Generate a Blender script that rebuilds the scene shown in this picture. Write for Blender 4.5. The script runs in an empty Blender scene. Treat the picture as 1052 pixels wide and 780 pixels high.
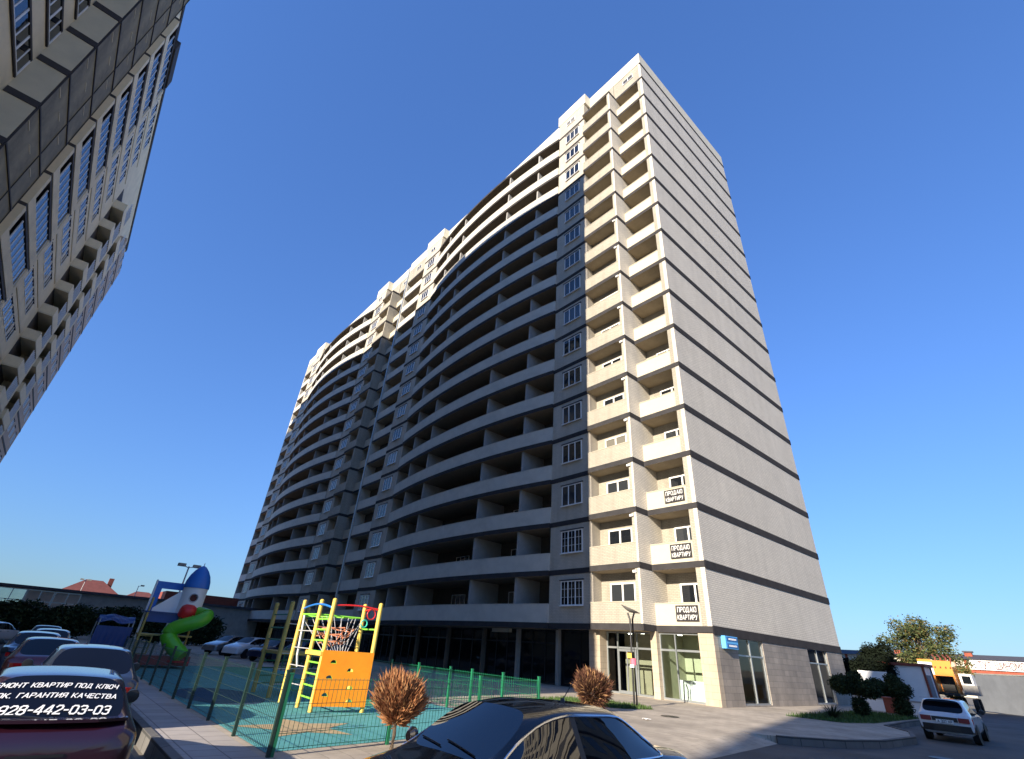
import bpy, bmesh, math, random
from mathutils import Vector, Matrix
from mathutils.bvhtree import BVHTree
random.seed(7)
R = math.radians
scene = bpy.context.scene
col = scene.collection

# ------------------------------------------------------------------ camera
cam_d = bpy.data.cameras.new("camera")
cam_d.sensor_width = 36.0
cam_d.lens = 36.0 * 489.0 / 1052.0
cam_d.clip_start = 0.1
cam_d.clip_end = 3000
cam = bpy.data.objects.new("camera", cam_d)
cam.matrix_world = Matrix(((0.66399395, 0.33406517, 0.66896375, 0),
                           (0.74500363, -0.37200623, -0.55369753, 0),
                           (0.06388762, 0.86603223, -0.49588965, 1.7),
                           (0, 0, 0, 1)))
col.objects.link(cam)
scene.camera = cam

# ------------------------------------------------------------------ light
SUN_AZ, SUN_EL = -77.0, 21.0
world = bpy.data.worlds.new("World")
scene.world = world
world.use_nodes = True
wn = world.node_tree.nodes
sky = wn.new('ShaderNodeTexSky')
sky.sky_type = 'NISHITA'
sky.sun_disc = False
sky.sun_elevation = R(SUN_EL)
sky.sun_rotation = R(90 - SUN_AZ)
sky.air_density = 1.6
sky.dust_density = 0.0
sky.ozone_density = 1.0
sky_gamma = wn.new('ShaderNodeGamma')
sky_gamma.inputs[1].default_value = 0.7
sky_tint = wn.new('ShaderNodeMix')
sky_tint.data_type = 'RGBA'
sky_tint.blend_type = 'MULTIPLY'
sky_tint.inputs[0].default_value = 1.0
sky_tint.inputs[7].default_value = (0.262, 0.490, 1.06, 1)
world.node_tree.links.new(sky.outputs[0], sky_gamma.inputs[0])
world.node_tree.links.new(sky_gamma.outputs[0], sky_tint.inputs[6])
world.node_tree.links.new(sky_tint.outputs[2], wn['Background'].inputs[0])
wn['Background'].inputs[1].default_value = 0.15
sd = bpy.data.lights.new("sun", 'SUN')
sd.energy = 5.0
sd.angle = R(0.5)
sd.color = (1.0, 0.88, 0.70)
sun = bpy.data.objects.new("sun", sd)
sdir = Vector((math.cos(R(SUN_AZ)) * math.cos(R(SUN_EL)), math.sin(R(SUN_AZ)) * math.cos(R(SUN_EL)), math.sin(R(SUN_EL))))
sun.rotation_euler = (-sdir).to_track_quat('-Z', 'Y').to_euler()
sun.location = (0, -60, 60)
col.objects.link(sun)
vs = scene.view_settings
vs.view_transform = 'Standard'
vs.look = 'None'
vs.exposure = 1.1
vs.gamma = 1.0
vs.use_curve_mapping = False
try:
    scene.cycles.max_bounces = 8
    scene.cycles.transparent_max_bounces = 16
except Exception:
    pass

# ------------------------------------------------------------------ materials
MATS = {}
def _base(name, rough=0.7, metal=0.0, spec=0.5):
    m = bpy.data.materials.new(name)
    m.use_nodes = True
    b = m.node_tree.nodes['Principled BSDF']
    b.inputs['Roughness'].default_value = rough
    b.inputs['Metallic'].default_value = metal
    b.inputs['Specular IOR Level'].default_value = spec
    MATS[name] = m
    return m, m.node_tree.nodes, m.node_tree.links, b

def mat(name, c, rough=0.7, metal=0.0, var=0.12, scale=1.5, spec=0.5, bump=0.0, bscale=40.0, coat=0.0):
    m, n, l, b = _base(name, rough, metal, spec)
    tc = n.new('ShaderNodeTexCoord')
    nz = n.new('ShaderNodeTexNoise')
    nz.inputs['Scale'].default_value = scale
    nz.inputs['Detail'].default_value = 6
    nz.inputs['Roughness'].default_value = 0.65
    l.new(tc.outputs['Object'], nz.inputs['Vector'])
    rp = n.new('ShaderNodeValToRGB')
    rp.color_ramp.elements[0].position = 0.3
    rp.color_ramp.elements[1].position = 0.7
    rp.color_ramp.elements[0].color = tuple(x * (1 - var) for x in c) + (1,)
    rp.color_ramp.elements[1].color = tuple(min(0.95, x * (1 + var)) for x in c) + (1,)
    l.new(nz.outputs['Fac'], rp.inputs['Fac'])
    l.new(rp.outputs['Color'], b.inputs['Base Color'])
    if bump:
        n2 = n.new('ShaderNodeTexNoise')
        n2.inputs['Scale'].default_value = bscale
        n2.inputs['Detail'].default_value = 4
        l.new(tc.outputs['Object'], n2.inputs['Vector'])
        bp = n.new('ShaderNodeBump')
        bp.inputs['Strength'].default_value = bump
        bp.inputs['Distance'].default_value = 0.02
        l.new(n2.outputs['Fac'], bp.inputs['Height'])
        l.new(bp.outputs['Normal'], b.inputs['Normal'])
    if coat:
        b.inputs['Coat Weight'].default_value = coat
        b.inputs['Coat Roughness'].default_value = 0.03
    return m

def tiles(name, c1, c2, mortar, bw, bh, ms=0.012, rough=0.8, offset=0.5, horizontal=False, bump=0.5, var=0.15, streak=0.14):
    """brick / tile pattern: (x+y, z) on walls, (x, y) on the ground"""
    m, n, l, b = _base(name, rough)
    tc = n.new('ShaderNodeTexCoord')
    if horizontal:
        vec = tc.outputs['Object']
    else:
        sx = n.new('ShaderNodeSeparateXYZ')
        l.new(tc.outputs['Object'], sx.inputs[0])
        ad = n.new('ShaderNodeMath')
        l.new(sx.outputs['X'], ad.inputs[0])
        l.new(sx.outputs['Y'], ad.inputs[1])
        cb = n.new('ShaderNodeCombineXYZ')
        l.new(ad.outputs[0], cb.inputs['X'])
        l.new(sx.outputs['Z'], cb.inputs['Y'])
        vec = cb.outputs[0]
    br = n.new('ShaderNodeTexBrick')
    br.offset = offset
    br.inputs['Color1'].default_value = tuple(c1) + (1,)
    br.inputs['Color2'].default_value = tuple(c2) + (1,)
    br.inputs['Mortar'].default_value = tuple(mortar) + (1,)
    br.inputs['Scale'].default_value = 1.0
    br.inputs['Mortar Size'].default_value = ms
    br.inputs['Mortar Smooth'].default_value = 0.2
    br.inputs['Brick Width'].default_value = bw
    br.inputs['Row Height'].default_value = bh
    l.new(vec, br.inputs['Vector'])
    nz = n.new('ShaderNodeTexNoise')
    nz.inputs['Scale'].default_value = 0.35
    nz.inputs['Detail'].default_value = 8
    nz.inputs['Roughness'].default_value = 0.7
    l.new(tc.outputs['Object'], nz.inputs['Vector'])
    mr = n.new('ShaderNodeMapRange')
    mr.inputs['From Min'].default_value = 0.3
    mr.inputs['From Max'].default_value = 0.7
    mr.inputs['To Min'].default_value = 1 - var
    mr.inputs['To Max'].default_value = 1 + var * 0.6
    l.new(nz.outputs['Fac'], mr.inputs['Value'])
    mp = n.new('ShaderNodeMapping')
    mp.inputs['Scale'].default_value = (1.6, 1.6, 0.10) if not horizontal else (0.8, 0.8, 1.0)
    l.new(tc.outputs['Object'], mp.inputs['Vector'])
    n3 = n.new('ShaderNodeTexNoise')
    n3.inputs['Scale'].default_value = 1.0
    n3.inputs['Detail'].default_value = 7
    n3.inputs['Roughness'].default_value = 0.6
    l.new(mp.outputs[0], n3.inputs['Vector'])
    m3 = n.new('ShaderNodeMapRange')
    m3.inputs['From Min'].default_value = 0.35
    m3.inputs['From Max'].default_value = 0.62
    m3.inputs['To Min'].default_value = 1 - streak
    m3.inputs['To Max'].default_value = 1.0
    l.new(n3.outputs['Fac'], m3.inputs['Value'])
    mm = n.new('ShaderNodeMath')
    mm.operation = 'MULTIPLY'
    l.new(mr.outputs['Result'], mm.inputs[0])
    l.new(m3.outputs['Result'], mm.inputs[1])
    mx = n.new('ShaderNodeMix')
    mx.data_type = 'RGBA'
    mx.blend_type = 'MULTIPLY'
    mx.inputs[0].default_value = 1.0
    l.new(br.outputs['Color'], mx.inputs[6])
    l.new(mm.outputs[0], mx.inputs[7])
    l.new(mx.outputs[2], b.inputs['Base Color'])
    if bump:
        bp = n.new('ShaderNodeBump')
        bp.invert = True
        bp.inputs['Strength'].default_value = bump
        bp.inputs['Distance'].default_value = 0.012
        l.new(br.outputs['Fac'], bp.inputs['Height'])
        l.new(bp.outputs['Normal'], b.inputs['Normal'])
    return m

def clear_glass(name, tint=(0.8, 0.9, 0.88)):
    m = bpy.data.materials.new(name)
    m.use_nodes = True
    n, l = m.node_tree.nodes, m.node_tree.links
    n.remove(n['Principled BSDF'])
    tr = n.new('ShaderNodeBsdfTransparent')
    tr.inputs[0].default_value = tint + (1,)
    gl = n.new('ShaderNodeBsdfGlossy')
    gl.inputs['Roughness'].default_value = 0.01
    fr = n.new('ShaderNodeFresnel')
    fr.inputs[0].default_value = 1.5
    mx = n.new('ShaderNodeMixShader')
    l.new(fr.outputs[0], mx.inputs[0])
    l.new(tr.outputs[0], mx.inputs[1])
    l.new(gl.outputs[0], mx.inputs[2])
    l.new(mx.outputs[0], n['Material Output'].inputs[0])
    MATS[name] = m
    return m

def glass(name, c=(0.01, 0.012, 0.015), rough=0.02, spec=0.8, wob=0.0):
    m, n, l, b = _base(name, rough, 0.0, spec)
    b.inputs['Base Color'].default_value = tuple(c) + (1,)
    if wob:
        tc = n.new('ShaderNodeTexCoord')
        nz = n.new('ShaderNodeTexNoise')
        nz.inputs['Scale'].default_value = 0.8
        l.new(tc.outputs['Object'], nz.inputs['Vector'])
        bp = n.new('ShaderNodeBump')
        bp.inputs['Strength'].default_value = wob
        bp.inputs['Distance'].default_value = 0.05
        l.new(nz.outputs['Fac'], bp.inputs['Height'])
        l.new(bp.outputs['Normal'], b.inputs['Normal'])
    return m

def glow(name, c, s):
    m, n, l, b = _base(name)
    b.inputs['Base Color'].default_value = tuple(c) + (1,)
    b.inputs['Emission Color'].default_value = tuple(c) + (1,)
    b.inputs['Emission Strength'].default_value = s
    return m

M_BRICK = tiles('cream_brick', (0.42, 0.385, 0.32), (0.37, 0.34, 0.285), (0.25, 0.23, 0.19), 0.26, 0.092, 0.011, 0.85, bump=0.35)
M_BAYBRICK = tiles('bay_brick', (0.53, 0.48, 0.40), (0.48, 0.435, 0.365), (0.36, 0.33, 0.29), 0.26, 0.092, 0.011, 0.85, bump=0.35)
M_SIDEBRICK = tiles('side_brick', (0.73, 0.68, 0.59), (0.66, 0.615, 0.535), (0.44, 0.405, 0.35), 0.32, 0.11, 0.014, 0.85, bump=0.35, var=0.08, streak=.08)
M_PLASTER = mat('cream_plaster', (0.50, 0.455, 0.36), 0.8, var=0.06, scale=0.8)
M_CURVED = mat('balcony_plaster', (0.52, 0.495, 0.44), 0.8, var=0.12, scale=0.9, bump=0.15)
M_BAND = mat('charcoal_band', (0.045, 0.043, 0.046), 0.9, var=0.2, spec=0.1)
M_WHITEP = mat('parapet_white', (0.60, 0.565, 0.47), 0.8, var=0.08)
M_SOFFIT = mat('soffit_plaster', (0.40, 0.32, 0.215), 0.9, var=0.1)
M_BACKW = tiles('inner_brick', (0.13, 0.105, 0.08), (0.11, 0.09, 0.07), (0.08, 0.07, 0.06), 0.26, 0.092, 0.011, 0.9, bump=0.2)  # recess shade partly put into this dark brick colour
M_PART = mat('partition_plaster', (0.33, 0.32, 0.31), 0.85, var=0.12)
M_FRAME = mat('window_white', (0.80, 0.80, 0.80), 0.35, var=0.03)
M_PANE = glass('window_pane', (0.012, 0.014, 0.018), 0.03, 0.7, wob=0.12)
M_DARKPANE = glass('shop_pane_dark', (0.008, 0.009, 0.010), 0.04, 0.35, wob=0.1)
M_ALU = mat('grey_aluminium', (0.38, 0.41, 0.43), 0.35, 0.6, var=0.05)
M_STONE = tiles('stone_cladding', (0.33, 0.29, 0.25), (0.26, 0.23, 0.20), (0.16, 0.14, 0.12), 0.6, 0.3, 0.008, 0.6, bump=0.2, var=0.25)
M_STONEL = tiles('stone_cladding_pale', (0.52, 0.43, 0.32), (0.46, 0.38, 0.29), (0.30, 0.25, 0.20), 0.6, 0.3, 0.008, 0.6, bump=0.2, var=0.2)
M_CONC = mat('concrete', (0.32, 0.31, 0.29), 0.85, var=0.15, bump=0.2)
M_ASPH = mat('asphalt', (0.085, 0.082, 0.078), 0.85, var=0.35, scale=0.45, bump=0.5, bscale=120)
M_PLAZA = tiles('paving_tan', (0.48, 0.415, 0.335), (0.42, 0.365, 0.295), (0.28, 0.245, 0.20), 0.4, 0.4, 0.008, 0.85, 0.5, True, 0.3, 0.24, 0.28)
M_PAVE = tiles('paving_grey', (0.44, 0.40, 0.37), (0.38, 0.345, 0.32), (0.20, 0.18, 0.17), 0.5, 0.5, 0.012, 0.85, 0.5, True, 0.3, 0.22)
M_KERB = tiles('kerb_concrete', (0.15, 0.145, 0.14), (0.12, 0.115, 0.11), (0.05, 0.05, 0.05), 1.0, 2.0, 0.02, 0.9, var=0.3)
M_RUBBER = mat('turquoise_rubber', (0.075, 0.31, 0.32), 0.9, var=0.18, scale=3, bump=0.3, bscale=200)
M_RUBGREEN = mat('green_rubber', (0.06, 0.30, 0.19), 0.9, var=0.15, scale=3, bump=0.3, bscale=200)
M_BLUEPATCH = mat('dark_blue_patch', (0.02, 0.07, 0.14), 0.9, var=0.15, scale=3, bump=0.3, bscale=200)
M_STAR = mat('beige_rubber', (0.42, 0.32, 0.18), 0.9, var=0.12, scale=4)
M_GRASS = mat('grass', (0.06, 0.11, 0.025), 0.95, var=0.4, scale=6)
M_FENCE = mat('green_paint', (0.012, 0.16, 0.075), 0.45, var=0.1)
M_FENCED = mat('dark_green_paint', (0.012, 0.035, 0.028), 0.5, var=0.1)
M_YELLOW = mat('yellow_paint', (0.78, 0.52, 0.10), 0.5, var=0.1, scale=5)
M_DYELLOW = mat('shade_yellow_paint', (0.40, 0.30, 0.08), 0.55, var=0.15, scale=5)  # dark copy of the yellow: shade on these play towers put into the colour
M_LIME = mat('lime_paint', (0.25, 0.70, 0.06), 0.4, var=0.05)
M_ORANGE = mat('orange_plastic', (0.80, 0.26, 0.01), 0.4, var=0.10, scale=4)
M_BLUE = mat('blue_paint', (0.02, 0.16, 0.55), 0.4, var=0.05)
M_DBLUE = mat('navy_paint', (0.015, 0.05, 0.20), 0.45, var=0.1)
M_RED = mat('red_paint', (0.62, 0.02, 0.02), 0.4, var=0.05)
M_DRED = mat('dark_red_paint', (0.22, 0.02, 0.02), 0.5, var=0.1)
M_TURQ = mat('turquoise_plastic', (0.05, 0.55, 0.42), 0.4, var=0.05)
M_GREENSL = mat('green_plastic', (0.10, 0.42, 0.02), 0.35, var=0.05)
M_WHITE = mat('white_paint', (0.74, 0.74, 0.74), 0.5, var=0.05)
M_ROPE = mat('orange_rope', (0.60, 0.22, 0.12), 0.9, var=0.15, scale=10)
M_GREYROPE = mat('grey_rope', (0.45, 0.45, 0.48), 0.8, var=0.15, scale=10)
M_BLACK = mat('black_paint', (0.012, 0.012, 0.014), 0.4, var=0.1)
M_TYRE = mat('tyre_rubber', (0.015, 0.015, 0.015), 0.85, var=0.1)
M_RIM = mat('wheel_rim', (0.45, 0.45, 0.46), 0.3, 0.8, var=0.05)
M_CHROME = mat('chrome', (0.75, 0.75, 0.76), 0.12, 1.0, var=0.03)
M_LIGHTGL = mat('headlight_glass', (0.65, 0.68, 0.70), 0.08, 0.2, var=0.05)
M_TAIL = mat('tail_light_red', (0.55, 0.01, 0.01), 0.15, var=0.1)
M_CARGL = glass('car_glass', (0.004, 0.004, 0.006), 0.015, 0.32)
M_PLATE = mat('plate_white', (0.75, 0.75, 0.74), 0.5, var=0.03)
M_BARK = mat('bark', (0.09, 0.065, 0.045), 0.95, var=0.3, scale=8, bump=0.6)
M_DRY = mat('dry_thuja', (0.30, 0.125, 0.05), 0.9, var=0.35, scale=14)
M_DRYD = mat('dry_thuja_dark', (0.075, 0.026, 0.014), 0.9, var=0.35, scale=14)
M_LEAF = mat('leaf_green', (0.085, 0.105, 0.036), 0.75, var=0.5, scale=1.2, spec=0.3)
M_LEAFD = mat('leaf_dark', (0.020, 0.032, 0.012), 0.8, var=0.5, scale=1.5, spec=0.2)
M_LEAFB = mat('leaf_shade_black', (0.008, 0.012, 0.007), 0.9, var=0.5, scale=1.5, spec=0.1)  # shade on the evergreens put into a near-black leaf colour
M_LEAFM = mat('leaf_mid', (0.035, 0.055, 0.022), 0.8, var=0.5, scale=1.5, spec=0.2)
M_LEAFO = mat('leaf_ochre', (0.16, 0.11, 0.03), 0.75, var=0.4, scale=2)
M_TERRA = mat('roof_red', (0.30, 0.07, 0.04), 0.8, var=0.2)
M_SHADERED = mat('roof_shade_red', (0.15, 0.045, 0.04), 0.9, var=0.2)  # red darkened in the colour itself, for shade and haze on far houses
M_SLATE = mat('roof_slate', (0.085, 0.085, 0.10), 0.95, var=0.15, spec=0.1)
M_RUST = mat('red_oxide', (0.22, 0.05, 0.03), 0.7, var=0.25, scale=4)
M_GREYSHEET = mat('grey_sheet', (0.20, 0.215, 0.24), 0.7, var=0.15, scale=0.8)
M_TCREAM = mat('tower_panel', (0.74, 0.64, 0.45), 0.8, var=0.10, scale=0.6)
M_TOLIVE = mat('tower_panel_olive', (0.62, 0.545, 0.385), 0.8, var=0.08, scale=0.6)
M_TDARK = mat('tower_slot', (0.045, 0.04, 0.04), 0.8, var=0.15)
M_TGLASS = glass('tower_glass', (0.012, 0.014, 0.016), 0.03, 0.9, wob=0.1)
M_TBROWN = mat('tower_brown_glass', (0.22, 0.185, 0.11), 0.5, var=0.5, scale=0.4, spec=0.05)
M_TPINK = mat('tower_panel_rose', (0.46, 0.37, 0.30), 0.8, var=0.1)
M_SHOPWALL = mat('shop_wall_sage', (0.42, 0.42, 0.30), 0.85, var=0.08)
M_SHOPDARK = mat('shop_wall_brown', (0.14, 0.12, 0.10), 0.85, var=0.1)
M_LAMPON = glow('lamp_glow', (1.0, 0.93, 0.8), 6.0)
M_MIRROR = mat('pavilion_glazing', (0.50, 0.60, 0.60), 0.08, 0.85, var=0.15, scale=0.6)
M_CLEAR = clear_glass('shop_pane')
M_SIGNBLUE = mat('sign_blue', (0.03, 0.15, 0.42), 0.4, var=0.04)
M_SIGNSKY = mat('sign_sky_blue', (0.12, 0.45, 0.85), 0.4, var=0.04)
M_BANNER = mat('banner_black', (0.02, 0.017, 0.02), 0.6, var=0.1)
M_TEXT = mat('lettering_white', (0.82, 0.82, 0.82), 0.6, var=0.02)
M_TEXTD = mat('lettering_dark', (0.12, 0.06, 0.06), 0.6, var=0.02)
M_PINK = mat('sticker_pink', (0.75, 0.15, 0.22), 0.6, var=0.05)

def tinted(name, ior=1.9):
    m = glass(name, (0.004, 0.004, 0.006), 0.012, 0.5)
    m.node_tree.nodes['Principled BSDF'].inputs['IOR'].default_value = ior
    return m
M_CARGL2 = tinted('car_glass_tinted')
def vary_panes(m):
    # some rooms have pale blinds or curtains behind the glass: each pane differs
    n, l = m.node_tree.nodes, m.node_tree.links
    oi = n.new('ShaderNodeObjectInfo')
    rp = n.new('ShaderNodeValToRGB')
    rp.color_ramp.interpolation = 'CONSTANT'
    rp.color_ramp.elements[0].color = (0.010, 0.012, 0.016, 1)
    rp.color_ramp.elements[1].position = 0.55
    rp.color_ramp.elements[1].color = (0.03, 0.034, 0.04, 1)
    e = rp.color_ramp.elements.new(0.8); e.color = (0.075, 0.072, 0.066, 1)
    e = rp.color_ramp.elements.new(0.93); e.color = (0.17, 0.16, 0.14, 1)
    l.new(oi.outputs['Random'], rp.inputs['Fac'])
    l.new(rp.outputs['Color'], n['Principled BSDF'].inputs['Base Color'])
vary_panes(M_PANE)
def paint(name, c, rough=0.3, metal=0.2):
    return mat(name, c, rough, metal, var=0.04, scale=0.7, coat=1.0)

# ------------------------------------------------------------------ mesh helpers
class MB:
    def __init__(s):
        s.v, s.f, s.m, s.mats = [], [], [], []
    def mi(s, m):
        if m not in s.mats:
            s.mats.append(m)
        return s.mats.index(m)
    def face(s, pts, m):
        b = len(s.v)
        s.v += [tuple(p) for p in pts]
        s.f.append(tuple(range(b, b + len(pts))))
        s.m.append(s.mi(m))
    def box(s, x0, x1, y0, y1, z0, z1, m, mbot=None, mtop=None):
        x0, x1 = min(x0, x1), max(x0, x1)
        y0, y1 = min(y0, y1), max(y0, y1)
        b = len(s.v)
        s.v += [(x0, y0, z0), (x1, y0, z0), (x1, y1, z0), (x0, y1, z0), (x0, y0, z1), (x1, y0, z1), (x1, y1, z1), (x0, y1, z1)]
        for q, mm in (((0, 3, 2, 1), mbot or m), ((4, 5, 6, 7), mtop or m), ((0, 1, 5, 4), m), ((1, 2, 6, 5), m), ((2, 3, 7, 6), m), ((3, 0, 4, 7), m)):
            s.f.append(tuple(b + i for i in q))
            s.m.append(s.mi(mm))
        return s
    def prism(s, poly, z0, z1, m, mbot=None, mtop=None):
        n = len(poly)
        b = len(s.v)
        s.v += [(p[0], p[1], z0) for p in poly] + [(p[0], p[1], z1) for p in poly]
        s.f.append(tuple(b + i for i in reversed(range(n)))); s.m.append(s.mi(mbot or m))
        s.f.append(tuple(b + n + i for i in range(n))); s.m.append(s.mi(mtop or m))
        for i in range(n):
            j = (i + 1) % n
            s.f.append((b + i, b + j, b + n + j, b + n + i)); s.m.append(s.mi(m))
        return s
    def strip(s, outer, inner, z0, z1, m, mbot=None):
        """ribbon between two polylines extruded in z"""
        n = len(outer)
        for i in range(n - 1):
            a, b_, c, d = outer[i], outer[i + 1], inner[i + 1], inner[i]
            s.face([(a[0], a[1], z0), (b_[0], b_[1], z0), (b_[0], b_[1], z1), (a[0], a[1], z1)], m)
            s.face([(d[0], d[1], z1), (c[0], c[1], z1), (c[0], c[1], z0), (d[0], d[1], z0)], m)
            s.face([(a[0], a[1], z1), (b_[0], b_[1], z1), (c[0], c[1], z1), (d[0], d[1], z1)], m)
            s.face([(a[0], a[1], z0), (d[0], d[1], z0), (c[0], c[1], z0), (b_[0], b_[1], z0)], mbot or m)
        for a, d in ((outer[0], inner[0]), (outer[-1], inner[-1])):
            s.face([(a[0], a[1], z0), (a[0], a[1], z1), (d[0], d[1], z1), (d[0], d[1], z0)], m)
        return s
    def tube(s, pts, r, m, n=8, r2=None, cap=True):
        pts = [Vector(p) for p in pts]
        rings = []
        k = len(pts)
        up = Vector((0, 0, 1))
        for i, p in enumerate(pts):
            d = (pts[min(i + 1, k - 1)] - pts[max(i - 1, 0)]).normalized()
            a = d.cross(up)
            if a.length < 1e-3:
                a = d.cross(Vector((1, 0, 0)))
            a.normalize()
            c = d.cross(a).normalized()
            rr = r if r2 is None else r + (r2 - r) * i / max(1, k - 1)
            b = len(s.v)
            for j in range(n):
                t = 2 * math.pi * j / n
                s.v.append(tuple(p + (a * math.cos(t) + c * math.sin(t)) * rr))
            rings.append(b)
        mi = s.mi(m)
        for i in range(k - 1):
            for j in range(n):
                j2 = (j + 1) % n
                s.f.append((rings[i] + j, rings[i] + j2, rings[i + 1] + j2, rings[i + 1] + j)); s.m.append(mi)
        if cap:
            s.f.append(tuple(rings[0] + j for j in reversed(range(n)))); s.m.append(mi)
            s.f.append(tuple(rings[-1] + j for j in range(n))); s.m.append(mi)
        return s
    def lathe(s, prof, m, n=24, axis='Z', c=(0, 0, 0)):
        rings = []
        for r, h in prof:
            b = len(s.v)
            for j in range(n):
                t = 2 * math.pi * j / n
                if axis == 'Z':
                    p = (r * math.cos(t), r * math.sin(t), h)
                elif axis == 'Y':
                    p = (r * math.cos(t), h, r * math.sin(t))
                else:
                    p = (h, r * math.cos(t), r * math.sin(t))
                s.v.append((p[0] + c[0], p[1] + c[1], p[2] + c[2]))
            rings.append(b)
        mi = s.mi(m)
        for i in range(len(prof) - 1):
            for j in range(n):
                j2 = (j + 1) % n
                s.f.append((rings[i] + j, rings[i] + j2, rings[i + 1] + j2, rings[i + 1] + j)); s.m.append(mi)
        s.f.append(tuple(rings[0] + j for j in reversed(range(n)))); s.m.append(mi)
        s.f.append(tuple(rings[-1] + j for j in range(n))); s.m.append(mi)
        return s
    def mesh(s, name, smooth=False, fix=True):
        me = bpy.data.meshes.new(name)
        me.from_pydata(s.v, [], s.f)
        for m in s.mats:
            me.materials.append(m)
        me.polygons.foreach_set('material_index', s.m)
        if fix:
            bm = bmesh.new(); bm.from_mesh(me)
            bmesh.ops.remove_doubles(bm, verts=bm.verts, dist=1e-5) if smooth else None
            bmesh.ops.recalc_face_normals(bm, faces=bm.faces)
            bm.to_mesh(me); bm.free()
        if smooth:
            me.polygons.foreach_set('use_smooth', [True] * len(me.polygons))
            try:
                me.set_sharp_from_angle(angle=R(40))
            except Exception:
                pass
        me.update()
        return me

WL = {}
def wloc(o):
    return WL.get(o.name, Vector((0, 0, 0)))
def empty(name, loc=(0, 0, 0), rz=0.0):
    o = bpy.data.objects.new(name, None)
    col.objects.link(o)
    o.location = loc
    o.rotation_euler = (0, 0, rz)
    o.empty_display_size = 0.3
    WL[o.name] = Vector(loc)
    return o
def inst(name, me, parent=None, loc=(0, 0, 0)):
    """link mesh `me` at world position loc (axes unrotated) under parent"""
    o = bpy.data.objects.new(name, me)
    col.objects.link(o)
    o.location = Vector(loc) - (wloc(parent) if parent else Vector((0, 0, 0)))
    WL[o.name] = Vector(loc)
    o.parent = parent
    return o
def build(name, mb, parent=None, smooth=False):
    return inst(name, mb.mesh(name, smooth), parent)
def local(name, mb, parent=None, smooth=False):
    """mesh given in the parent's own axes"""
    o = bpy.data.objects.new(name, mb if isinstance(mb, bpy.types.Mesh) else mb.mesh(name, smooth))
    col.objects.link(o)
    o.parent = parent
    WL[o.name] = wloc(parent) if parent else Vector((0, 0, 0))
    return o
def tag(o, label=None, cat=None, group=None, kind=None):
    if label: o['label'] = label
    if cat: o['category'] = cat
    if group: o['group'] = group
    if kind: o['kind'] = kind
    return o
def copy_tree(o, parent=None, mats=None):
    c = o.copy()
    col.objects.link(c)
    c.parent = parent
    for ch in o.children:
        copy_tree(ch, c)
    return c
_O = [(.14, 0), (.46, 0), (.6, .16), (.6, .84), (.46, 1), (.14, 1), (0, .84), (0, .16), (.14, 0)]
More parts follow.
